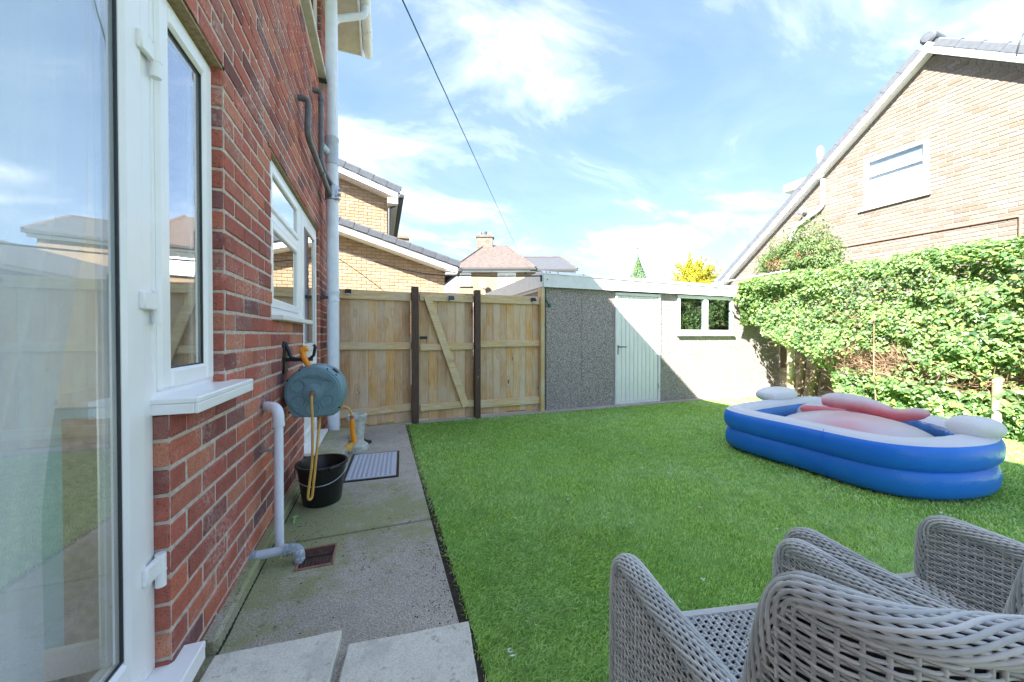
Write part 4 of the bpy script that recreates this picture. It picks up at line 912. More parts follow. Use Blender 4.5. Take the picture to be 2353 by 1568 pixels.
# ================================================================== overhead lines and the line prop
f = MB(); f.tube(bez([(-1.6, 9.83, 3.42), (-0.90, 9.45, 3.20), (0.58, 7.0, 2.40), (1.55, 5.9, 2.20), (2.31, 4.99, 2.105)], 40), 0.011, 8); f.cbox(2.285, 4.985, 2.02, 2.312, 5.01, 2.12, 0.003)
tag(part('power_cable', f, 'cloth_cable', None, True), 'sagging black cable running from the neighbouring house to the garage corner', 'cable')
A_ = Vector((-0.622, 0.75, 3.16)); B_ = Vector((7.18, 18.67, 5.83)); pts = []
for i in range(120):
    t = i/119; p = A_.lerp(B_, t); p.z -= 0.10*4*t*(1-t)*0; pts.append(p + Vector((0.0012*math.sin(i*2.1), 0, 0.0012*math.cos(i*1.7))))
f = MB(); f.tube(pts, 0.0055, 8); tag(part('washing_line', f, 'rope_green', None, True), 'thin green washing line stretching up across the sky', 'rope')
f = MB(); f.tube([(5.80, 5.02, 2.165), (5.83, 4.72, 2.165), (6.22, 4.30, 2.245), (6.40, 4.05, 2.28)], 0.016, 12); f.lathe([(0.018, -.03), (0.026, -.025), (0.026, .025), (0.018, .03)], (0, 0, 0), 12)
k = len(f.v)-48; f.v[k:] = [tuple(Vector((5.83, 4.72, 2.165)) + Vector((0.55, -0.82, 0.1)).to_track_quat('Z', 'Y').to_matrix() @ Vector(p)) for p in f.v[k:]]
f.tube([(5.81, 4.99, 2.16), (5.81, 5.06, 2.10)], 0.01, 8); tag(part('line_prop', f, 'galvanised', None, True), 'grey metal washing line pole poking out of the ivy at the garage roof', 'pole')

# ================================================================== neighbouring houses
def verge(parent, p0, p1, n, hgt, dep, axis, lift=0.0):
    """overlapping verge tiles from p0 (low) to p1 (high); axis of depth 'X' or 'Y'"""
    p0, p1 = Vector(p0), Vector(p1); d = (p1-p0).normalized(); L_ = (p1-p0).length/n
    nrm = Vector((0, 1, 0)).cross(d) if axis == 'Y' else Vector((1, 0, 0)).cross(d)
    if nrm.z < 0: nrm = -nrm
    dp = Vector((0, 1, 0)) if axis == 'Y' else Vector((1, 0, 0))
    sec = [(0.0, 0.0), (0.0, hgt*0.75), (0.02, hgt*0.95), (0.05, hgt), (dep, hgt), (dep, hgt-0.03), (0.03, hgt*0.8), (0.03, 0.0)]
    for i in range(n):
        f = MB(); v = []
        for t, li in ((i*L_-0.02, 0.012), ((i+1)*L_-0.008, 0.0)):
            for (a, b) in sec: v.append(p0 + d*t + nrm*(b+li) + dp*(a-li*0.5))
        k = len(sec); fs = [tuple(range(k)), tuple(range(2*k-1, k-1, -1))] + [(j, j+k, (j+1) % k+k, (j+1) % k) for j in range(k)]
        f.add(v, fs); part('verge_tile', f, 'roof_tile', parent)
        f = MB(); v = []
        for t in ((i+1)*L_-0.02, (i+1)*L_+0.004):
            for (a, b) in sec: v.append(p0 + d*t + nrm*(b*0.98) + dp*(a+0.006))
        f.add(v, fs); part('verge_joint', f, 'ridge_dark', parent)
def gable_rows(ua, ub, z0, top, zmax, H=CH, ph=0.0, cuts=()):
    rows = []; k = 0
    while z0+(k+1)*H < zmax:
        z = z0+k*H; zc = z+H
        u = [ua+(ub-ua)*i/400 for i in range(401)]; ok = [q for q in u if top(q) > zc]
        if ok:
            cc_ = [(c[0], c[1]) for c in cuts if c[2] < z+H/2 < c[3]]
            rows.append((z, spans_minus(min(ok), max(ok), cc_), ph+(0.1125 if k % 2 else 0)))
        k += 1
    return rows
# --- lower front range
he = thing('yellow_house_range', 'low yellow brick house range with grey verge tiles behind the fence', 'house', (0, 9.9, 0))
s1 = 0.29; ev = lambda x: 3.00-s1*(x-1.966)
f = MB(); f.prism([(-6, -0.1), (1.64, -0.1), (1.64, ev(1.64)-0.05), (-6, ev(-6)-0.05)], 'Y', 9.906, 15); ew = part('wall', f, 'pale_mortar', he)
lay_bricks(ew, (0, 9.9, 0), (1, 0, 0), (0, -1, 0), gable_rows(-2.2, 1.64, 1.2, lambda x: ev(x)-0.1, 4.6), 'orange_buff_brick', lambda u, l_, z: abs(u-0.6)+abs(z-2.4)*0.8+(9 if u < -1.05 else 0), 220, D=0.06)
rf = link('roof', None, he, loc=(0, 9.9, 3)); verge(rf, (1.95, 9.48, ev(1.95)+0.02), (-2.6, 9.48, ev(-2.6)+0.02), 14, 0.17, 0.30, 'Y')
f = MB(); f.prism([(2.0, ev(2.0)-.02), (2.0, ev(2.0)+0.06), (-6, ev(-6)+0.06), (-6, ev(-6)-.02)], 'Y', 9.60, 15); part('tile_slope', f, 'roof_tile', rf)
f = MB(); f.prism([(1.93, ev(1.93)-0.14), (1.93, ev(1.93)+0.015), (-6, ev(-6)+0.015), (-6, ev(-6)-0.14)], 'Y', 9.515, 9.54); f.box(1.62, 9.541, ev(1.93)-0.165, 1.93, 9.9, ev(1.93)-0.15); part('barge_board', f, 'white_paint', rf)
f = MB(); f.prism([(1.92, ev(1.92)-0.155), (1.92, ev(1.92)-0.145), (-6, ev(-6)-0.145), (-6, ev(-6)-0.155)], 'Y', 9.541, 9.9); part('soffit', f, 'white_paint', rf)
f = MB(); f.cbox(1.94, 9.50, ev(1.95)-0.11, 2.06, 15, ev(1.95)-0.0, 0.02); part('gutter', f, 'ridge_dark', rf)
# --- tall range behind
hm = thing('yellow_house', 'taller yellow brick gable house with grey verge tiles and dark gutter', 'house', (-2, 11, 0))
s2 = 0.337; mv = lambda x: 5.15-s2*(x-0.499)
f = MB(); f.prism([(-7, -0.1), (0.175, -0.1), (0.175, mv(0.175)-0.05), (-7, mv(-7)-0.05)], 'Y', 10.906, 18); mw = part('wall', f, 'pale_mortar', hm)
lay_bricks(mw, (0, 10.9, 0), (1, 0, 0), (0, -1, 0), gable_rows(-2.2, 0.175, 3.1, lambda x: mv(x)-0.1, 6.2), 'buff_brick', lambda u, l_, z: abs(u+0.4)+abs(z-4.6)*0.6, 200, D=0.06)
rf = link('roof', None, hm, loc=(0, 10.9, 5)); verge(rf, (0.48, 10.48, mv(0.48)+0.02), (-2.7, 10.48, mv(-2.7)+0.02), 9, 0.18, 0.30, 'Y')
f = MB(); f.prism([(0.52, mv(.52)-.02), (0.52, mv(0.52)+0.06), (-7, mv(-7)+0.06), (-7, mv(-7)-.02)], 'Y', 10.60, 18); part('tile_slope', f, 'roof_tile', rf)
f = MB(); f.prism([(0.46, mv(.46)-0.15), (0.46, mv(.46)+0.015), (-7, mv(-7)+0.015), (-7, mv(-7)-0.15)], 'Y', 10.515, 10.54); part('barge_board', f, 'white_paint', rf)
f = MB(); f.box(0.176, 10.56, mv(.46)-0.30, 0.46, 18, mv(.46)-0.28); f.prism([(0.45, mv(.45)-0.17), (0.45, mv(.45)-0.16), (-7, mv(-7)-0.16), (-7, mv(-7)-0.17)], 'Y', 10.541, 10.9); f.box(0.176, 10.53, mv(.46)-0.30, 0.46, 10.56, mv(.46)-0.15); part('soffit', f, 'cream_soffit', rf)
f = MB(); f.cbox(0.48, 10.50, mv(.5)-0.12, 0.62, 18, mv(.5)-0.01, 0.02); f.tube([(0.54, 10.62, mv(.5)-0.10), (0.50, 10.70, mv(.5)-0.22), (0.24, 10.84, mv(.5)-0.34), (0.225, 10.84, 3.0)], 0.04, 12); part('gutter', f, 'ridge_dark', rf, True)
# --- far hipped house: built in its own frame, then turned to face the gardens
fh = thing('hipped_house', 'distant pale brick house with hipped roof and chimney beyond the gate', 'house', (0, 0, 0))
f = MB(); f.box(-3.05, 0.0, -0.1, 3.35, 7.0, 4.85); part('wall', f, 'far_buff_brick', fh)
rr_ = link('roof', None, fh)
f = MB(); f.add([(-3.25, -0.25, 4.92), (1.30, -0.25, 4.92), (1.30, 7.2, 4.92), (-3.25, 7.2, 4.92), (-1.75, 3.0, 6.95), (-0.4, 3.0, 6.95)], [(0,1,5,4),(1,2,5),(2,3,4,5),(3,0,4),(0,3,2,1)]); part('hip_slope', f, 'old_roof', rr_)
f = MB(); m_ = 11
for i in range(m_):
    t0, t1 = i/m_, (i+1)/m_
    y0, y1 = -0.15+t0*2.6, -0.15+t1*2.6; z0, z1 = 4.86+t0*1.2, 4.86+t1*1.2; xr0, xr1 = 3.62-t0*0.55, 3.62-t1*0.55
    f.add([(0.6, y0, z0+0.05), (xr0, y0, z0+0.05), (xr1, y1, z1), (0.0, y1, z1), (0.6, y0, z0), (xr0, y0, z0)], [(0,1,2,3), (4,5,1,0)])
f.add([(0.0, 2.45, 6.06), (3.07, 2.45, 6.06), (3.6, 5, 4.9), (0, 5, 4.9)], [(0,1,2,3)]); f.add([(3.62, -0.15, 4.86), (3.07, 2.45, 6.06), (3.6, 5, 4.9)], [(0,1,2)]); part('tiled_slope', f, 'roof_tile', rr_)
f = MB()
for a, b in (((-3.25, -0.25, 4.93), (-1.75, 3.0, 6.96)), ((1.30, -0.25, 4.93), (-0.4, 3.0, 6.96)), ((3.62, -0.15, 4.88), (3.07, 2.45, 6.08)), ((-0.3, 2.45, 6.08), (3.07, 2.45, 6.08))): f.tube([a, b], 0.06, 8)
part('hip_ridge', f, 'old_roof', rr_, True)
f = MB(); f.box(-3.27, -0.34, 4.80, 1.32, -0.24, 4.90); f.box(1.0, -0.26, 4.74, 3.64, -0.16, 4.84); f.tube([(0.75, -0.05, 4.8), (0.75, -0.05, 3.0)], 0.04, 8); part('gutter', f, 'ridge_dark', rr_)
f = MB(); f.box(-3.2, -0.22, 4.70, 1.3, -0.02, 4.79); f.box(1.305, -0.14, 4.62, 3.55, -0.02, 4.73); part('eaves_board', f, 'white_paint', rr_)
f = MB(); f.box(-2.22, 2.7, 6.1, -1.22, 3.3, 7.55); f.box(-2.28, 2.64, 7.40, -1.16, 3.36, 7.52); part('chimney', f, 'chimney_brick', rr_)
for x, h, mt in ((-2.0, 0.22, 'clay'), (-1.7, 0.26, 'ridge_dark'), (-1.38, 0.2, 'stone_white')):
    f = MB(); f.tube([(x, 3, 7.5), (x, 3, 7.55+h)], 0.10, 10); part('chimney_pot', f, mt, rr_, True)
for (x0, x1, z0, z1) in ((-2.90, -2.27, 3.98, 4.68), (-0.81, 0.22, 3.75, 4.68)):
    ww = link('window', None, fh); f = MB(); frame_xz(f, x0, x1, z0, z1, 0.07, -0.03, 0.05); f.box(x0+.07, -0.02, z0+(z1-z0)*.62, x1-.07, 0.04, z0+(z1-z0)*.69)
    if x1-x0 > .8: f.box((x0+x1)/2-.04, -0.025, z0+.07, (x0+x1)/2+.04, .04, z1-.07)
    part('window_frame', f, 'white_upvc', ww); f = MB(); f.box(x0+.06, -0.012, z0+.06, x1-.06, -0.004, z1-.06); part('window_pane', f, 'frosted_pane', ww); f = MB(); f.cbox(x0-.04, -0.1, z0-.07, x1+.04, -0.002, z0-.002, .01); part('window_sill', f, 'stone_white', ww)
f = MB(); f.lathe([(0.001, 0.0), (0.10, 0.012), (0.19, 0.05), (0.185, 0.055), (0.10, 0.02), (0.001, 0.008)], (0, 0, 0), 20); f.v = [tuple(Vector((-1.6, -0.32, 4.0)) + Matrix.Rotation(R(72), 3, 'X') @ Vector(p)) for p in f.v]; f.tube([(-1.6, -0.30, 4.0), (-1.62, -0.05, 3.85), (-1.62, 0.0, 3.85)], 0.02, 6); part('satellite_dish', f, 'frosted_pane', fh, True)
fw = Vector((math.sin(R(20.05)), math.cos(R(20.05)), 0)); fh.location = fw*20.0; fh.rotation_euler = (0, 0, R(-20.05))
f = MB(); f.box(0.60, 15.5, -0.1, 1.08, 16.3, 5.20); f.box(0.56, 15.45, 5.20, 1.12, 16.35, 5.31); tag(part('chimney_stack', f, 'far_buff_brick'), 'short pale chimney top showing behind the low tiled roof', 'chimney')

# --- gable house on the right
HX = 11.0; AY, AZ, SL = 4.14, 7.125, 0.887
hg = thing('gable_house', 'pale brick gable house with white bargeboards rising behind the ivy hedge', 'house', (HX, AY, 0))
gv = lambda y: AZ+0.02-SL*abs(y-AY)
W4 = (4.19, 5.28, 4.25, 5.42)
gm = MB(); wall_slabs(gm, -0.9, 9.1, -0.1, 3.0, [], lambda m, y0, y1, z0, z1: m.box(HX+0.006, y0, z0, HX+0.3, y1, z1))
pl = [(-0.9, 3.0), (9.1, 3.0), (9.1, max(3.001, gv(9.1))), (AY, gv(AY)), (-0.9, max(3.001, gv(-0.9)))]
v = []
ys = [-0.9+10*i/100 for i in range(101)] + [W4[0], W4[1]]; ys = sorted(set(ys))
for i in range(len(ys)-1):
    a, b = ys[i], ys[i+1]; mid = (a+b)/2
    segs = [(3.0, gv(a), gv(b))] if not (W4[0] < mid < W4[1]) else None
    if segs is None:
        gm.add([(HX+.006, a, 3.0), (HX+.006, b, 3.0), (HX+.006, b, W4[2]), (HX+.006, a, W4[2])], [(0,1,2,3)]); gm.add([(HX+.006, a, W4[3]), (HX+.006, b, W4[3]), (HX+.006, b, gv(b)), (HX+.006, a, gv(a))], [(0,1,2,3)])
    elif gv(a) > 3.0 and gv(b) > 3.0: gm.add([(HX+.006, a, 3.0), (HX+.006, b, 3.0), (HX+.006, b, gv(b)), (HX+.006, a, gv(a))], [(0,1,2,3)])
gwall = part('wall', gm, 'pale_mortar', hg)
rws = gable_rows(-0.9, 9.1, 0.9, lambda y: gv(y)-0.02, 7.2, cuts=[W4])
lay_bricks(gwall, (HX, 0, 0), (0, 1, 0), (-1, 0, 0), rws, 'pale_brick', lambda u, l_, z: math.hypot(u-3.4, (z-5.0)*0.9) + (30 if z < 3.0 else 0), 290, D=0.06)
rf = link('roof', None, hg, loc=(HX, AY, 6))
OH = 10.75
for sgn, n in ((1, 17), (-1, 17)):
    y1 = AY+sgn*4.95; v_lo = (OH, y1, AZ-SL*4.95+0.15); v_hi = (OH, AY+sgn*0.08, AZ-SL*0.08+0.15); verge(rf, v_lo, v_hi, n, 0.15, 0.35, 'X')
    f = MB(); f.prism([(AY, AZ), (AY, AZ+0.22), (y1, AZ-SL*4.95+0.22), (y1, AZ-SL*4.95)], 'X', OH+0.012, OH+0.036); part('barge_board', f, 'white_paint', rf)
    f = MB(); f.prism([(AY, AZ+.03), (AY, AZ+0.045), (y1, AZ-SL*4.95+.045), (y1, AZ-SL*4.95+.03)], 'X', OH+0.037, HX+.005); part('soffit', f, 'white_paint', rf)
    f = MB(); f.prism([(AY, AZ+0.23), (AY, AZ+0.32), (y1, AZ-SL*4.95+.32), (y1, AZ-SL*4.95+.23)], 'X', OH+0.10, 19); part('tile_slope', f, 'roof_tile', rf)
for i in range(1, 17):
    f = MB(); x = OH+0.02+i*0.36 
    f.tube([(x, AY, AZ+0.32), (x+0.35, AY, AZ+0.32)], [0.125, 0.115], 14); part('ridge_tile', f, 'roof_tile', rf, True)
f = MB(); f.lathe([(0.001, -0.01), (0.09, -0.005), (0.125, 0.03), (0.13, 0.36)], (OH+0.01, AY, AZ+0.32), 20, 'X'); part('ridge_end', f, 'roof_tile', rf, True)
ww = link('window', None, hg, loc=(HX, 4.7, 4.3)); fx = HX-0.02
f = MB(); frame_yz(f, W4[0]+.003, W4[1]-.003, W4[2]+.003, W4[3]-.003, 0.075, fx, HX+0.06); f.cbox(fx+.001, W4[0]+.077, 4.98, HX+.06, W4[1]-.077, 5.07, .006); part('window_frame', f, 'white_upvc', ww)
f = MB(); f.box(HX+0.015, W4[0]+.07, 5.06, HX+0.021, W4[1]-.07, W4[3]-.07); part('window_pane', f, 'window_glass', ww)
f = MB(); f.box(HX+0.015, W4[0]+.07, W4[2]+.07, HX+0.021, W4[1]-.07, 4.99); part('window_pane', f, 'window_glass', ww)
f = MB(); f.box(HX+0.05, W4[0]-.1, W4[2]-.1, HX+0.06, W4[1]+.1, 5.0); part('roller_blind', f, 'window_blind', ww)
f = MB(); f.box(HX+0.07, W4[0]-.1, W4[2]-.1, HX+0.5, W4[1]+.1, W4[3]+.1); part('dark_interior', f, 'dark_room', ww)
f = MB(); f.cbox(HX-0.06, W4[0]-.05, W4[2]-.055, HX+0.05, W4[1]+.09, W4[2]+.001, .006); part('window_sill', f, 'cream_soffit', ww)
f = MB(); f.tube([(HX-0.07, 6.10, 5.30)] + elbow((HX-.07, 6.10, 4.72), (HX-.07, 6.10, 4.58), (HX-.07, 6.25, 4.50)) + [(HX-.07, 6.75, 4.25), (HX-.07, 6.9, 3.9)], 0.05, 12); part('downpipe', f, 'white_paint', hg, True)
f = MB(); f.tube([(HX-0.0, 6.55, 4.56), (HX-0.22, 6.55, 4.56)], 0.05, 12); f.lathe([(0.06, -0.03), (0.075, -0.02), (0.06, 0.0)], (HX-0.2, 6.55, 4.56), 14, 'X'); part('boiler_flue', f, 'pipe_dark', hg, True)
f = MB(); f.tube([(HX-0.02, 7.6, 3.47), (HX-0.02, 5.8, 3.44), (HX-0.02, 3.02, 3.385), (HX-.02, 3.0, 3.36), (HX-0.02, 3.0, 1.0)], 0.022, 8); part('cable_conduit', f, 'clay', hg, True)
f = MB(); f.tube(bez([(OH-.02, 3.0, 6.2), (OH-.05, 2.95, 6.45), (OH+.05, 2.9, 6.62), (OH+.3, 2.75, 6.70), (OH+.2, 2.55, 6.45), (OH-.02, 2.5, 5.9)], 24), 0.010, 6); part('aerial_wire', f, 'cloth_cable', hg, True)
f = MB(); f.tube([(12.0, 6.78, 4.9), (12.0, 6.78, 6.45)], 0.05, 10); f.lathe([(0.05, 6.38), (0.085, 6.42), (0.085, 6.60), (0.04, 6.68), (0.001, 6.69)], (12, 6.78, 0), 14); part('vent_pipe', f, 'white_paint', rf, True)
f = MB(); f.cbox(12.0, 5.6, 5.72, 15, 7.8, 5.95, .01); f.box(12.15, 5.7, 3.9, 14.9, 7.45, 5.721); part('dormer', f, 'white_paint', rf)
# ================================================================== boundary boards behind the hedge
bf = thing('boundary_fence', 'dark weathered board fence standing behind the ivy hedge', 'fence', (7.76, 2.5, 0))
yy = 5.07
while yy > -1.2:
    wdt = random.uniform(.14, .155); f = MB(); f.cbox(7.75+random.uniform(0, .004), yy-wdt+.002, 0.16, 7.772, yy-.002, 1.72, .003); part('board', f, 'old_board', bf); yy -= wdt
f = MB(); f.cbox(7.74, -1.2, 0.0, 7.785, 5.07, 0.155, 0.006); part('gravel_board', f, 'path_concrete', bf)
for z in (0.45, 1.35):
    f = MB(); f.cbox(7.71, -1.2, z, 7.7495, 5.07, z+0.09, .004); part('rail', f, 'old_board', bf)

# ================================================================== foliage helpers
def leaf_cloud(name, P_, Nrm, size, mat, parent, shape, roll=None, one=False):
    """many small leaves in one mesh; shape: (verts (x,y,z), tris) of a unit leaf, +Y its tip, +Z its face"""
    sv, sf = np.array(shape[0], float), np.array(shape[1], int); n = len(P_)
    P_ = np.asarray(P_, float); N_ = np.asarray(Nrm, float); N_ /= np.linalg.norm(N_, axis=1, keepdims=True)
    ref = np.tile(np.array([0, 0, -1.0]), (n, 1)) + rng.normal(0, 0.45, (n, 3)) if roll is None else roll
    T = ref - (ref*N_).sum(1, keepdims=True)*N_; T /= (np.linalg.norm(T, axis=1, keepdims=True)+1e-9); B = np.cross(T, N_)
    s = np.asarray(size)[:, None, None]
    V = P_[:, None, :] + s*(sv[None, :, 0, None]*B[:, None, :] + sv[None, :, 1, None]*T[:, None, :] + sv[None, :, 2, None]*N_[:, None, :])
    F = (sf[None] + (np.arange(n)*len(sv))[:, None, None]).reshape(-1, 3)
    me = bpy.data.meshes.new(name); me.vertices.add(n*len(sv)); me.vertices.foreach_set('co', V.reshape(-1).astype(np.float32))
    me.loops.add(len(F)*3); me.loops.foreach_set('vertex_index', F.ravel().astype(np.int32)); me.polygons.add(len(F))
    me.polygons.foreach_set('loop_start', np.arange(len(F), dtype=np.int32)*3); me.update(); me.validate()
    return link(name, me, parent, mat)
IVY = ([(0,-.1,0), (0,-.42,-.02), (.30,-.40,-.07), (.50,-.08,-.10), (.26,.08,-.03), (0,.58,-.08), (-.26,.08,-.03), (-.50,-.08,-.10), (-.30,-.40,-.07)], [(0,i,i+1) for i in range(1, 8)]+[(0,8,1)])
OVAL = ([(0,-.5,0), (.26,-.1,.04), (0,.5,-.03), (-.26,-.1,.04)], [(0,1,2), (0,2,3)])
FROND = ([(0,-.5,0), (.10,-.2,.02), (.22,.05,0), (.09,.1,.0), (0,.6,0), (-.09,.1,0), (-.22,.05,0), (-.10,-.2,.02)], [(0,1,7), (1,2,3), (1,3,7), (7,3,5), (7,5,6), (3,4,5)])
def fbm(x, y, z, s): return mnoise.fractal(Vector((x*s, y*s, z*s)), 1.0, 2.0, 3)

# ================================================================== ivy hedge
hd = thing('ivy_hedge', 'tall ivy covered hedge along the right side of the lawn', 'hedge', (7.0, 2.6, 0))
def zmin(y):
    if y > 4.45: return 1.15+(y-4.45)*1.2
    if y > 3.75: return 0.92+0.33*(y-3.75)
    if y > 3.35: return 0.10+(y-3.35)*2.05
    return -0.02
def xfront(y, z):
    x = 6.42 + 0.22*fbm(0, y, z, 1.4) + 0.10*fbm(3, y, z, 4.0)
    if z < 1.0: x += 0.30*(1.0-z)**1.2
    if z > 1.95: x += (z-1.95)**2*1.6
    if y > 4.3: x += -0.05*(y-4.3)
    if z < 0.55: x -= 0.18*max(0, 0.45-z)
    return x
def ztop(y): return 2.26+0.09*fbm(5, y, 0, 1.3)+0.05*fbm(9, y, 0, 5)
pts, nrm, szs = [], [], []
def dead(y, z):
    d = math.exp(-((y-3.0)/0.55)**2-((z-0.80)/0.20)**2)*0.95 + math.exp(-((y-2.15)/0.3)**2-((z-0.62)/0.12)**2)*0.9 + math.exp(-((y-1.62)/0.22)**2-((z-0.75)/0.13)**2)*1.0 + math.exp(-((y-3.15)/0.12)**2-((z-1.25)/0.25)**2)*0.6
    return d + 0.35*fbm(2, y, z, 3.0)
tries = 0
while len(pts) < 50000 and tries < 300000:
    tries += 1
    mode = random.random()
    if mode < 0.72:
        y = random.uniform(0.1, 5.0); z = random.uniform(0, 2.3)
        if z > ztop(y) or z < zmin(y)+0.10*fbm(1, y, 0, 6): continue
        if random.random() < dead(y, z)*1.25: continue
        dl = random.choice((0, 0, 0, 0.06, 0.12, 0.2)); x = xfront(y, z)+dl+random.uniform(-.03, .04)
        n_ = (-1.0, 0.0, 0.55)
    elif mode < 0.92:
        y = random.uniform(0.1, 5.0); x = random.uniform(6.35, 7.5); z = ztop(y)+0.10*fbm(x, y, 0, 2.4)+random.uniform(-.05, .04)-max(0, 6.75-x)**2*1.2
        n_ = (-0.35, -0.1, 1.0)
    else:
        x = random.uniform(6.4, 7.3); z = random.uniform(1.4, 2.2); y = 4.95+0.08*fbm(x, 0, z, 3)
        if y > 4.99 and z < 2.18: y = 4.97
        n_ = (-0.5, 0.6, 0.4)
    pts.append((x, y, z)); nrm.append((n_[0]+random.gauss(0, .5), n_[1]+random.gauss(0, .5), n_[2]+random.gauss(0, .45))); szs.append(random.uniform(.028, .058)*(1.35 if z < 0.6 else 1.0)*(1.15 if y < 2.4 else 1.0))
pts = np.array(pts); nrm = np.array(nrm); szs = np.array(szs)
# the 300 leaves that show largest are parts of their own
dist = np.linalg.norm(pts-np.array([0, 0, 1.2]), axis=1); outer = np.array([p[0] < xfront(p[1], p[2])+0.03 for p in pts]) & (pts[:, 1] > 1.55) & (pts[:, 1] < 2.9)
score = np.where(outer, -szs/dist, 1.0); order = np.argsort(score); big, rest = order[:300], order[300:]
fo = stuff(leaf_cloud('ivy_foliage', pts[rest], nrm[rest], szs[rest], 'ivy_leaf', hd, IVY))
lm = MB(); lm.add(IVY[0], IVY[1]); leaf_me = lm.mesh('leaf'); leaf_me.materials.append(MATS['ivy_leaf'])
for i in big:
    N_ = Vector(nrm[i]).normalized(); T = Vector((random.gauss(0, .4), random.gauss(0, .4), -1)); T = (T-N_*T.dot(N_)).normalized(); B = T.cross(N_)
    link('leaf', leaf_me, hd, None, pts[i], Matrix((B, T, N_)).transposed(), (szs[i],)*3)
# bare brown twigs in the dead patches and inside
tw = MB()
cnt = 0
while cnt < 2600:
    y = random.uniform(0.4, 4.6); z = random.uniform(0.15, 2.1)
    dd = dead(y, z)
    if z < zmin(y)-0.05 or (random.random() > dd*1.1+0.06): continue
    x = xfront(y, z)+random.uniform(-.01, .30); l_ = random.uniform(.05, .22); a = random.uniform(-.5, 3.6); 
    d_ = Vector((random.uniform(-.6, .1), math.cos(a), math.sin(a)*.8)).normalized(); p = Vector((x, y, z)); q = p+d_*l_*.5+Vector((random.uniform(-.02, .02),)*3); r_ = p+d_*l_+Vector((0, 0, random.uniform(-.03, .03)))
    tw.tube([p, q, r_], [random.uniform(.0025, .005), .0025, .0012], 3, False); cnt += 1
for y0 in (1.0, 1.7, 2.3, 2.9, 3.4):
    for k_ in range(8):
        p = [Vector((7.15+random.uniform(-.1, .1), y0+random.uniform(-.15, .15), 0.0))]
        for s_ in range(5): p.append(p[-1]+Vector((random.uniform(-.14, .03), random.uniform(-.12, .12), random.uniform(.14, .25))))
        tw.tube(p, [.014, .012, .010, .008, .006, .003], 5, False)
stuff(part('bare_twigs', tw, 'twig', hd))
def trunk(pts_, rads): 
    f = MB(); P2 = bez(pts_, 18); k = len(P2); rr = [rads[0]+(rads[1]-rads[0])*i/(k-1) for i in range(k)]
    f.tube(P2, rr, 12); f.v = [tuple(Vector(p)*1+Vector((mnoise.noise(Vector(p)*14), mnoise.noise(Vector(p)*14+Vector((5,0,0))), 0))*0.012) for p in f.v]; return f
part('trunk', trunk([(7.30, 4.22, 0), (7.28, 4.20, .3), (7.33, 4.15, .7), (7.2, 4.0, 1.2), (7.1, 3.8, 1.6)], (.085, .05)), 'bark', hd, True)
part('trunk', trunk([(7.35, 3.62, 0), (7.25, 3.66, .2), (7.20, 3.75, .45), (7.1, 3.85, .8), (7.0, 3.7, 1.3)], (.075, .04)), 'bark', hd, True)
part('trunk', trunk([(7.2, 2.35, 0), (7.1, 2.4, .3), (7.1, 2.3, .8), (7.0, 2.2, 1.4)], (.06, .03)), 'bark', hd, True)
f = MB(); f.tube([(6.43, 2.93, 0.25), (6.41, 2.95, 0.7), (6.36, 2.93, 1.5)], [.008, .007, .005], 8); part('dry_stem', f, 'twig', hd, True)
f = MB(); f.tube([(7.05, 4.42, -.02), (7.05, 4.42, 1.25)], .062, 16); tag(part('round_post', f, 'round_post', None, True), 'round timber post under the ivy next to the garage', 'post', 'round posts in the hedge')
f = MB(); f.tube([(6.58, 1.94, -.02), (6.58, 1.94, .72)], .038, 16); tag(part('round_post', f, 'round_post', None, True), 'round pale post behind the right hand pool cushion', 'post', 'round posts in the hedge')

# shrub rising above the hedge, part of it brown
sb = thing('shrub', 'leafy green shrub with brown dead tips rising above the hedge end', 'shrub', (7.5, 4.6, 0))
def blob(c, rad, n, lump=0.25, inner=0.55):
    out, nn = [], []
    while len(out) < n:
        d = Vector((random.gauss(0, 1), random.gauss(0, 1), random.gauss(0, 1))).normalized()
        rr = (1+lump*fbm(d.x+c[0], d.y+c[1], d.z+c[2], 2.2)*1.6)*random.uniform(inner, 1.0)**0.5
        p = Vector((c[0]+d.x*rad[0]*rr, c[1]+d.y*rad[1]*rr, c[2]+d.z*rad[2]*rr)); out.append(p); nn.append((d.x+random.gauss(0, .6), d.y+random.gauss(0, .6), d.z+.3+random.gauss(0, .6)))
    return np.array(out), np.array(nn)
pa, na = blob((7.55, 4.55, 2.45), (.58, .68, .64), 14000, .38)
brn = np.array([math.exp(-((p[1]-4.72)/.17)**2-((p[2]-2.52)/.16)**2) + .7*math.exp(-((p[1]-4.32)/.10)**2-((p[2]-2.66)/.09)**2) for p in pa])*(pa[:, 0] < 7.5) > rng.uniform(.25, .8, len(pa))
stuff(leaf_cloud('crown', pa[~brn], na[~brn], rng.uniform(.035, .065, (~brn).sum()), 'shrub_leaf', sb, OVAL)); stuff(leaf_cloud('dead_tips', pa[brn], na[brn], rng.uniform(.025, .045, brn.sum()), 'dead_leaf', sb, OVAL))
part('trunk', trunk([(7.5, 4.55, 0), (7.52, 4.5, .8), (7.5, 4.55, 1.6), (7.55, 4.55, 2.3)], (.06, .02)), 'bark', sb, True)
def sprays(root, spots, mat):
    for (x, y, z, l_) in spots:
        f = MB(); 
        P2 = bez([(x, y, z), (x-.02, y-.01, z+l_*.5), (x+.01, y-.04, z+l_)], 8); f.tube(P2, .004, 4); q = np.array([tuple(p) for p in P2 for _ in range(5)]) + rng.normal(0, .022, (len(P2)*5, 3)); 
        part('sprig_stem', f, 'twig', root); stuff(leaf_cloud('sprig', q, rng.normal(0, 1, (len(q), 3)), rng.uniform(.03, .05, len(q)), mat, root, OVAL))
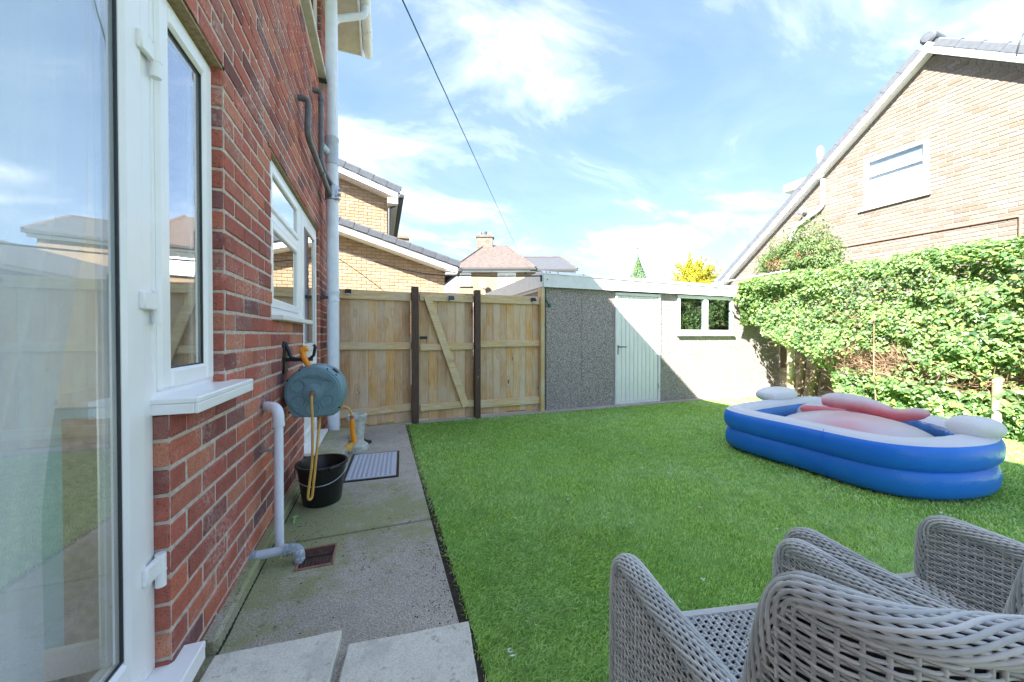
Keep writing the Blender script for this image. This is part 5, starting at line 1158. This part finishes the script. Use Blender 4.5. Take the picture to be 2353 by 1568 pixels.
sprays(sb, [(7.3, 3.98, 2.7, .25), (7.3, 4.05, 2.65, .3), (7.3, 4.6, 2.9, .25), (7.2, 4.9, 2.8, .28), (7.3, 5.1, 2.6, .2)], 'shrub_leaf')

# trees beyond the garage and behind the camera
def tree(name, label, base, h, crown, mat, shape, trunk_r=.08, group=None):
    t = thing(name, label, 'tree', base, group); part('trunk', trunk([base, (base[0]+.03, base[1], base[2]+h*.4), (base[0], base[1], base[2]+h*.8)], (trunk_r, trunk_r*.3)), 'bark', t, True)
    P_, N_, S_ = crown; stuff(leaf_cloud('crown', P_, N_, S_, mat, t, shape)); return t
def cone_crown(c, h, r, n, lump=.5):
    out, nn = [], []
    for _ in range(n):
        t = random.random()**1.4; a = random.uniform(0, 6.283); rr = r*(1-t)**.85*(1+lump*fbm(math.cos(a)*2+c[0], math.sin(a)*2, t*4, 1.6))*random.uniform(.5, 1)**.5
        out.append((c[0]+rr*math.cos(a), c[1]+rr*math.sin(a), c[2]+t*h)); nn.append((math.cos(a)+random.gauss(0, .5), math.sin(a)+random.gauss(0, .5), .5+random.gauss(0, .5)))
    return np.array(out), np.array(nn), rng.uniform(.05, .10, n)
cc_ = cone_crown((9.85, 12, 1.2), 3.15, 1.0, 7000); top = np.array([(9.82+random.gauss(0, .04), 12, 4.3+.5*random.random()) for _ in range(40)])
tree('conifer_tree', 'slim green conifer poking up behind the white garage fascia', (9.85, 12, 0), 3.6, (np.concatenate([cc_[0], top]), np.concatenate([cc_[1], rng.normal(0, 1, (40, 3))]), np.concatenate([cc_[2], rng.uniform(.04, .08, 40)])), 'conifer_leaf', OVAL)
def gold():
    out, nn, ro = [], [], []
    for i in range(95):       # feathery upright plumes
        a = random.uniform(0, 6.283); el = random.uniform(.15, 1.5); d = Vector((math.cos(a)*math.cos(el), math.sin(a)*math.cos(el), math.sin(el)))
        L_ = random.uniform(.75, 1.1)*(0.95+.35*math.sin(el)); b = Vector((12.85, 12, 2.9)); ax = (d+Vector((0, 0, .35))).normalized()
        for j in range(75):
            t = random.uniform(.45, 1.0); w_ = .16*(1.08-t)**.7; q = b+Vector((d.x*1.1, d.y*1.1, d.z*1.35))*L_*t+Vector((random.gauss(0, w_), random.gauss(0, w_), random.gauss(0, w_*.7))); out.append(tuple(q)); nn.append((d.x+random.gauss(0, .6), d.y-.4+random.gauss(0, .6), random.gauss(.2, .5))); ro.append((ax.x+random.gauss(0, .3), ax.y+random.gauss(0, .3), ax.z+random.gauss(0, .3)))
    t = thing('golden_conifer', 'rounded golden yellow conifer behind the garage roof', 'tree', (12.85, 12, 0)); part('trunk', trunk([(12.85, 12, 0), (12.86, 12, 1.6), (12.85, 12, 3.2)], (.1, .03)), 'bark', t, True)
    stuff(leaf_cloud('crown', out, nn, rng.uniform(.10, .17, len(out)), 'golden_leaf', t, FROND, roll=np.array(ro)))
gold()
P_, N_ = blob((15.6, 12.5, 2.9), (.9, .8, .75), 2500); tree('distant_bush', 'small dark green treetop at the foot of the gable roof', (15.6, 12.5, 0), 2.6, (P_, N_, rng.uniform(.06, .10, 2500)), 'shrub_leaf', OVAL)
for i, (x, y, lab) in enumerate(((3.2, -9.5, 'leafy garden tree reflected in the left garage window pane'), (7.6, -9.0, 'leafy garden tree reflected in the right garage window pane'))):
    P_, N_ = blob((x, y, 2.3), (2.3, 1.6, 2.1), 5000); tree('garden_tree', lab, (x, y, -.05), 2.4, (P_, N_, rng.uniform(.12, .22, 5000)), 'shrub_leaf', OVAL, .14, 'trees seen as reflections')

# ================================================================== paddling pool
pool = thing('paddling_pool', 'blue and white inflatable paddling pool on the lawn', 'pool', (4.25, 2.1, 0))
ctrl = [(3.42, 2.70), (3.62, 2.92), (4.30, 2.99), (4.92, 2.98), (5.12, 2.74), (5.07, 2.2), (4.92, 1.72), (4.62, 1.36), (4.20, 1.215), (3.74, 1.30), (3.47, 1.56), (3.43, 2.10)]
def closed_spline(c, n):
    out = []; k = len(c)
    for i in range(k):
        p0, p1, p2, p3 = [Vector((*c[(i+j-1) % k], 0)) for j in range(4)]
        for j in range(n): t = j/n; out.append(0.5*((2*p1)+(p2-p0)*t+(2*p0-5*p1+4*p2-p3)*t*t+(3*p1-p0-3*p2+p3)*t**3))
    return out
ol = closed_spline(ctrl, 12); K = len(ol); cen = Vector((4.25, 2.1, 0)); nr = []
for i in range(K):
    t = (ol[(i+1) % K]-ol[i-1]).normalized(); q = Vector((t.y, -t.x, 0)); nr.append(q if q.dot(ol[i]-cen) > 0 else -q)
def ring_sweep(prof, sag=0.0):
    f = MB(); m_ = len(prof)
    for i in range(K):
        w_ = 1+0.02*math.sin(i*0.39)+0.012*math.sin(i*1.7+1); dz = -0.02*sag*max(0, math.sin(i/K*6.28*1+2.2))
        for (o_, z) in prof: f.v.append(tuple(ol[i]+nr[i]*(o_*w_)+Vector((0, 0, max(.012, z+dz)))))
    for i in range(K):
        i2 = (i+1) % K
        for j in range(m_-1): f.f.append((i*m_+j, i*m_+j+1, i2*m_+j+1, i2*m_+j))
    return f
def arc(co, cz, ro, rz, a0, a1, n):      # slightly squared tube
    sg = lambda v: math.copysign(abs(v)**0.78, v)
    return [(co+ro*sg(math.cos(R(a0+(a1-a0)*i/n))), cz+rz*sg(math.sin(R(a0+(a1-a0)*i/n)))) for i in range(n+1)]
part('lower_tube', ring_sweep(arc(-.125, .128, .115, .120, -90, 270, 28), 0), 'pool_blue', pool, True, 80)
part('upper_tube', ring_sweep(arc(-.125, .335, .130, .118, -100, 42, 16), 1), 'pool_blue', pool, True, 80)
part('white_rim', ring_sweep(arc(-.125, .335, .130, .118, 42, 150, 14), 1), 'pool_white', pool, True, 80)
part('inner_wall', ring_sweep(arc(-.125, .335, .130, .118, 150, 262, 12), 1), 'blue_vinyl_liner', pool, True, 80)
f = MB(); fl_ = []
for i in range(K): f.v.append(tuple(ol[i]+nr[i]*-.17+Vector((0, 0, .05))))
f.v.append((cen.x, cen.y, .06)); f.f = [(i, (i+1) % K, K) for i in range(K)]; part('pool_floor', f, 'blue_vinyl_liner', pool)
def cushion(c, ax, ay, az, rot, name, mat, parent, seams=22):
    f = MB(); n, m_ = 48, 18; rm_ = Matrix.Rotation(R(rot), 3, 'Z')
    for j in range(m_+1):
        th = -math.pi/2+math.pi*j/m_
        for i in range(n):
            ph = 2*math.pi*i/n; sq = 0.82
            cx_, sx_ = math.copysign(abs(math.cos(ph))**sq, math.cos(ph)), math.copysign(abs(math.sin(ph))**sq, math.sin(ph)); ct = abs(math.cos(th))**.72
            pk = 1+0.020*math.cos(ph*seams)*math.exp(-(th/.55)**2); dimple = 1-.18*math.exp(-((ph-math.pi)/.5)**2)
            f.v.append(tuple(Vector(c) + rm_ @ Vector((ax*cx_*ct*pk*dimple, ay*sx_*ct*pk, az*math.sin(th)*(1-.12*math.cos(ph)*0)))))
    for j in range(m_):
        for i in range(n): f.f.append((j*n+i, j*n+(i+1) % n, (j+1)*n+(i+1) % n, (j+1)*n+i))
    return part(name, f, mat, parent, True, 180)
cushion((4.50, 2.98, .488), .30, .155, .085, 6, 'headrest', 'pool_white', pool); cushion((4.27, 1.36, .495), .145, .135, .085, -20, 'headrest', 'pool_white', pool)
# seams where the vinyl is welded
for i0 in (18, 128):
    f = MB(); f.tube([ol[i0]+nr[i0]*o_+Vector((0, 0, z)) for o_, z in arc(-.125, .335, .1315, .1195, -80, 42, 14)], .0022, 5); part('weld_seam', f, 'pool_blue', pool, True)
    f = MB(); f.tube([ol[i0]+nr[i0]*o_+Vector((0, 0, z)) for o_, z in arc(-.125, .128, .1165, .1215, -70, 75, 14)], .0022, 5); part('weld_seam', f, 'pool_blue', pool, True)

# inflatable toy lying in the pool
fl = thing('inflatable_float', 'pink and white inflatable float slumped inside the paddling pool', 'float', (4.2, 2.0, .06))
def toned(o, fn):
    me = o.data; at = me.attributes.new('tone', 'FLOAT', 'POINT'); at.data.foreach_set('value', [fn(v.co) for v in me.vertices])
def lump(c, rad, rot, name, fn, n=40, m_=20, ridges=0):
    f = MB(); rm_ = Matrix.Rotation(R(rot), 3, 'Z')
    for j in range(m_+1):
        th = -math.pi/2+math.pi*j/m_
        for i in range(n):
            ph = 2*math.pi*i/n; k_ = 1+.04*mnoise.noise(Vector((math.cos(ph)*2, math.sin(ph)*2, th*2+c[0])))+.012*math.cos(ph*ridges)
            f.v.append(tuple(Vector(c)+rm_ @ Vector((rad[0]*math.cos(ph)*math.cos(th)*k_, rad[1]*math.sin(ph)*math.cos(th)*k_, rad[2]*math.sin(th)*k_))))
    for j in range(m_):
        for i in range(n): f.f.append((j*n+i, j*n+(i+1) % n, (j+1)*n+(i+1) % n, (j+1)*n+i))
    o = part(name, f, 'float_pink', fl, True, 180); toned(o, fn); return o
lump((4.14, 2.05, .27), (.42, .56, .20), 8, 'float_body', lambda c: .15+.75*math.exp(-((c.y-1.98)/.22)**2)*(.4+.6*max(0, 1-(c.z-.25)/.2)), ridges=0)
lump((4.62, 2.55, .30), (.22, .26, .15), 0, 'float_tail', lambda c: .15)
def limb(pts_, rads, name, fn, n=16, sq=1.0):
    f = MB(); P2 = bez(pts_, 40); k = len(P2)
    rr = [np.interp(i/(k-1), np.linspace(0, 1, len(rads)), rads)*(1+.035*math.sin(i*1.9)) for i in range(k)]; f.tube(P2, rr, n); o = part(name, f, 'float_pink', fl, True, 180); toned(o, fn); return o
limb([(4.44, 2.47, .50), (4.48, 2.36, .515), (4.50, 2.15, .505), (4.47, 1.98, .475), (4.45, 1.88, .465), (4.50, 1.76, .50), (4.53, 1.70, .52)], [.045, .09, .088, .07, .055, .055, .02], 'float_neck', lambda c: .92-max(0, (c.z-.475))*9.0)
limb([(4.22, 2.50, .42), (4.12, 2.44, .44), (4.15, 2.30, .455), (4.27, 2.18, .45)], [.025, .038, .036, .026], 'float_wing', lambda c: .85)
f = MB(); f.lathe([(.018, 0), (.018, .015), (.010, .018), (.010, .03), (.001, .03)], (3.93, 1.70, .345), 12); part('air_valve', f, 'ridge_dark', fl, True)
# ================================================================== rattan armchairs
def build_chair():
    ch = thing('rattan_armchair', 'x', 'chair', (0, 0, 0))
    hw, yf, yb, rc = 0.245, 0.29, -0.295, 0.11
    # plan of the shell: left arm front -> back -> right arm front
    path = []
    path += [Vector((-hw, yf-(yf-(yb+rc))*i/24, 0)) for i in range(24)]
    path += [Vector((-hw+rc-rc*math.cos(t), yb+rc-rc*math.sin(t), 0)) for t in [i*math.pi/2/10 for i in range(10)]]
    path += [Vector((-hw+rc+(2*(hw-rc))*i/14, yb-0.03*math.sin(math.pi*i/14), 0)) for i in range(14)]
    path += [Vector((hw-rc+rc*math.sin(t), yb+rc-rc*math.cos(t), 0)) for t in [i*math.pi/2/10 for i in range(10)]]
    path += [Vector((hw, yb+rc+(yf-(yb+rc))*i/24, 0)) for i in range(25)]
    S_ = [0.0]
    for i in range(1, len(path)): S_.append(S_[-1]+(path[i]-path[i-1]).length)
    TOT = S_[-1]; arr = np.array([(p.x, p.y) for p in path]); SA = np.array(S_)
    def at(s):
        s = min(max(s, 0), TOT); x = np.interp(s, SA, arr[:, 0]); y = np.interp(s, SA, arr[:, 1])
        e_ = 0.006; x2 = np.interp(min(s+e_, TOT), SA, arr[:, 0]); y2 = np.interp(min(s+e_, TOT), SA, arr[:, 1]); x1 = np.interp(max(s-e_, 0), SA, arr[:, 0]); y1 = np.interp(max(s-e_, 0), SA, arr[:, 1])
        t = Vector((x2-x1, y2-y1, 0)).normalized(); return Vector((x, y, 0)), Vector((-t.y, t.x, 0))*-1     # outward
    sw0 = 0.435; sw1 = TOT-0.435          # the tall back wraps round to here
    ZS, ZA, ZB = 0.42, 0.62, 0.88
    def top(s):
        def st(d):   # blend arm to back
            return ZA+(ZB-ZA)*min(1, max(0, d/0.05))**0.6
        if s < sw0-0.001: return ZA-0.0*s
        if s > sw1+0.001: return ZA
        return st(min(s-sw0, sw1-s)+0.0)
    pitch, ds, rad, amp = 0.0056, 0.0175, 0.0025, 0.0036
    def weave(off, z0, name):
        V, F = [], []
        z = z0; row = 0
        while z < ZB-0.008:
            if z < ZA-0.006: s0, s1 = 0.0, TOT
            else:
                d_ = 0.05*min(1, max(0, (z-ZA+0.02)/(ZB-ZA)))**(1/0.6)+0.006; s0, s1 = sw0+d_, sw1-d_
            sub = 2 if z > 0.25 else 1; n = int((s1-s0)/ds*sub)
            cen_ = []
            for i in range(n+1):
                s = s0+(s1-s0)*i/n; p, o_ = at(s); w_ = amp*math.sin(2*math.pi*(s/ds+row)/3)+off
                cen_.append((p+o_*w_+Vector((0, 0, z+0.0012*math.sin(s*37+row))), o_))
            b = len(V)
            for (c, o_) in cen_:
                for (a, h) in ((rad*.85, 0), (0, rad*1.12), (-rad*.85, 0), (0, -rad*1.12)): V.append(c+o_*a+Vector((0, 0, h)))
            for i in range(n):
                for j in range(4): F.append((b+i*4+j, b+i*4+(j+1) % 4, b+(i+1)*4+(j+1) % 4, b+(i+1)*4+j))
            z += pitch; row += 1
        me = bpy.data.meshes.new(name); me.from_pydata(V, [], F); fix_normals(me); smooth(me, 180); stuff(link(name, me, ch, 'rattan'))
    weave(0.020, 0.05, 'outer_weave'); weave(-0.020, ZS-0.05, 'inner_weave')
    f = MB(); s = ds*0.5
    while s < TOT:
        p, o_ = at(s); t_ = top(s)-0.012
        for off in (0.020, -0.020): f.tube([p+o_*off+Vector((0, 0, 0.05 if off > 0 else ZS-.05)), p+o_*off+Vector((0, 0, t_))], 0.0030, 6, False)
        s += ds
    stuff(part('stakes', f, 'rattan', ch, True, 180))
    # dark core stops see-through and puts shade colour in the weave gaps
    # twisted rim: strands spiralling round the top edge and down the front edges
    rimline = []
    def zr(s): return top(s)
    rimline += [Vector((path[0].x, yf+0.012, z)) for z in np.linspace(0.05, ZA-0.03, 16)]
    ss = np.concatenate([np.linspace(0.012, sw0-0.03, 22), np.linspace(sw0-0.012, sw0+0.06, 9), np.linspace(sw0+0.08, sw1-0.08, 46), np.linspace(sw1-0.06, sw1+0.012, 9), np.linspace(sw1+0.03, TOT-0.012, 22)])
    for s in ss: p, o_ = at(s); rimline.append(p+Vector((0, 0, zr(s))))
    rimline += [Vector((path[-1].x, yf+0.012, z)) for z in np.linspace(ZA-0.03, 0.05, 16)]
    # smooth the corner turns
    for _ in range(3): rimline = [rimline[0]] + [(rimline[i-1]+rimline[i]*2+rimline[i+1])/4 for i in range(1, len(rimline)-1)] + [rimline[-1]]
    L_ = [0.0]
    for i in range(1, len(rimline)): L_.append(L_[-1]+(rimline[i]-rimline[i-1]).length)
    RA = np.array([tuple(p) for p in rimline]); LA = np.array(L_); n = int(L_[-1]/0.011)
    f = MB(); ns = 30
    for k_ in range(ns):
        pp = []; prev = None
        for i in range(n+1):
            l_ = L_[-1]*i/n; c = Vector([np.interp(l_, LA, RA[:, j]) for j in range(3)]); c2 = Vector([np.interp(min(l_+.01, L_[-1]), LA, RA[:, j]) for j in range(3)]); c1 = Vector([np.interp(max(l_-.01, 0), LA, RA[:, j]) for j in range(3)])
            t = (c2-c1).normalized(); side = Vector((1, 0, 0)) if prev is None else prev
            side = (side-t*side.dot(t)).normalized(); prev = side; upv = side.cross(t)
            dirn = 1 if k_ % 2 else -1
            a = dirn*(l_/0.46*2*math.pi)+k_*2*math.pi/ns
            ra, rb = (0.0270, 0.0200) if k_ % 2 else (0.0245, 0.0178)
            pp.append(c+side*ra*math.cos(a)+upv*rb*math.sin(a))
        f.tube(pp, 0.0029, 6, False)
    stuff(part('braided_rim', f, 'rattan', ch, True, 180))
    f = MB(); f.tube(rimline, 0.013, 8); part('rim_frame', f, 'rattan_gap_shade', ch, True)
    f = MB()      # solid liner between the two skins, coloured dark as shade in the gaps
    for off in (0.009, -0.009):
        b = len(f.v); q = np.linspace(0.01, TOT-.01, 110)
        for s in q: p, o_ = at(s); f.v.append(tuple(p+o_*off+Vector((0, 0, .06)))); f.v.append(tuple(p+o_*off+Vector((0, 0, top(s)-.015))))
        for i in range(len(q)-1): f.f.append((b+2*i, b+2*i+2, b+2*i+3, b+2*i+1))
    part('gap_shade_liner', f, 'rattan_gap_shade', ch)
    # woven seat
    V, F = [], []; y = yb+0.03; row = 0; sx = hw-0.025
    while y < yf+0.02:
        n = int(2*sx/ds*2); b = len(V)
        for i in range(n+1):
            x = -sx+2*sx*i/n; c = Vector((x, y, ZS+amp*math.sin(2*math.pi*(x/ds+row)/3)))
            for (a, h) in ((rad*1.1, 0), (0, rad*.85), (-rad*1.1, 0), (0, -rad*.85)): V.append(c+Vector((0, a, h)))
        for i in range(n):
            for j in range(4): F.append((b+i*4+j, b+i*4+(j+1) % 4, b+(i+1)*4+(j+1) % 4, b+(i+1)*4+j))
        y += 0.0070; row += 1
    me = bpy.data.meshes.new('seat_weave'); me.from_pydata(V, [], F); fix_normals(me); smooth(me, 180); stuff(link('seat_weave', me, ch, 'rattan'))
    f = MB(); x = -sx+ds*.5
    while x < sx: f.tube([(x, yb+.02, ZS), (x, yf+.02, ZS)], .0042, 5, False); x += ds
    stuff(part('seat_stakes', f, 'rattan', ch, True, 180))
    f = MB(); f.box(-sx, yb+.03, ZS-.025, sx, yf+.015, ZS-.008); part('seat_base', f, 'rattan_gap_shade', ch)
    f = MB(); f.tube([(-sx, yf+.022, ZS-.004), (sx, yf+.022, ZS-.004)], .013, 8); f.cbox(-sx, yf, .10, sx, yf+.015, ZS-.02, .004); part('front_apron', f, 'rattan', ch, True)
    for x in (-hw, hw):
        for y in (yf-.03, yb+.06): f = MB(); f.tube([(x, y, 0.0), (x, y, .07)], .016, 10); part('leg', f, 'metal_dark', ch, True)
    return ch
def copy_tree(o, parent=None):
    c = o.copy(); COL.objects.link(c); c.parent = parent
    for k in o.children: copy_tree(k, c)
    return c
c1 = build_chair(); c2 = copy_tree(c1)
for c, loc, rz, lab in ((c1, (0.773, 0.445, 0.005), -12, 'grey woven rattan armchair closest to the house, back nearest the camera'), (c2, (1.335, 0.375, 0.005), -12, 'grey woven rattan armchair on the far right, cut by the picture edge')):
    c.location = loc; c.rotation_euler = (0, 0, R(rz)); tag(c, lab, 'chair', 'rattan armchairs')

# ================================================================== small litter: white fluff on the turf, grit on the path
f = MB()
for i in range(120):
    x, y = random.uniform(.4, 4.0), random.uniform(.9, 4.9); z = .026; s_ = random.uniform(.003, .010)
    for j in range(random.randint(2, 5)):
        a = random.uniform(0, 6.28); b = random.uniform(-.3, .5); d = Vector((math.cos(a), math.sin(a), b))*s_*random.uniform(.6, 1.8); q = Vector((-d.y, d.x, .3*s_))*.35; p = Vector((x, y, z))+Vector((random.gauss(0, s_), random.gauss(0, s_), 0))
        f.add([p-d, p-q, p+d, p+q], [(0,1,2), (0,2,3)])
o = stuff(part('white_fluff', f, 'fluff_white')); o['label'] = 'scattered white fluff on the turf'; o['category'] = 'fluff'
f = MB()
for i in range(300):
    r_ = random.random()
    if r_ < .45: x, y = random.gauss(.24, .05), random.uniform(1.42, 2.1)
    elif r_ < .75: x, y = random.gauss(-.40, .12), random.gauss(2.35, .18)
    else: x, y = random.uniform(-.55, .25), random.uniform(1.5, 3.0)
    if not -.57 < x < .296: continue
    s_ = random.uniform(.0015, .005); k_ = 5; pts_ = [(x+s_*random.uniform(.5, 1.3)*math.cos(t*6.283/k_), y+s_*random.uniform(.5, 1.6)*math.sin(t*6.283/k_), .0125) for t in range(k_)]
    f.add(pts_+[(x, y, .0125+s_*.6)], [(t, (t+1) % k_, k_) for t in range(k_)])
o = stuff(part('moss_crumbs', f, 'soil')); o['label'] = 'dark crumbs of moss scattered over the concrete path'; o['category'] = 'moss'
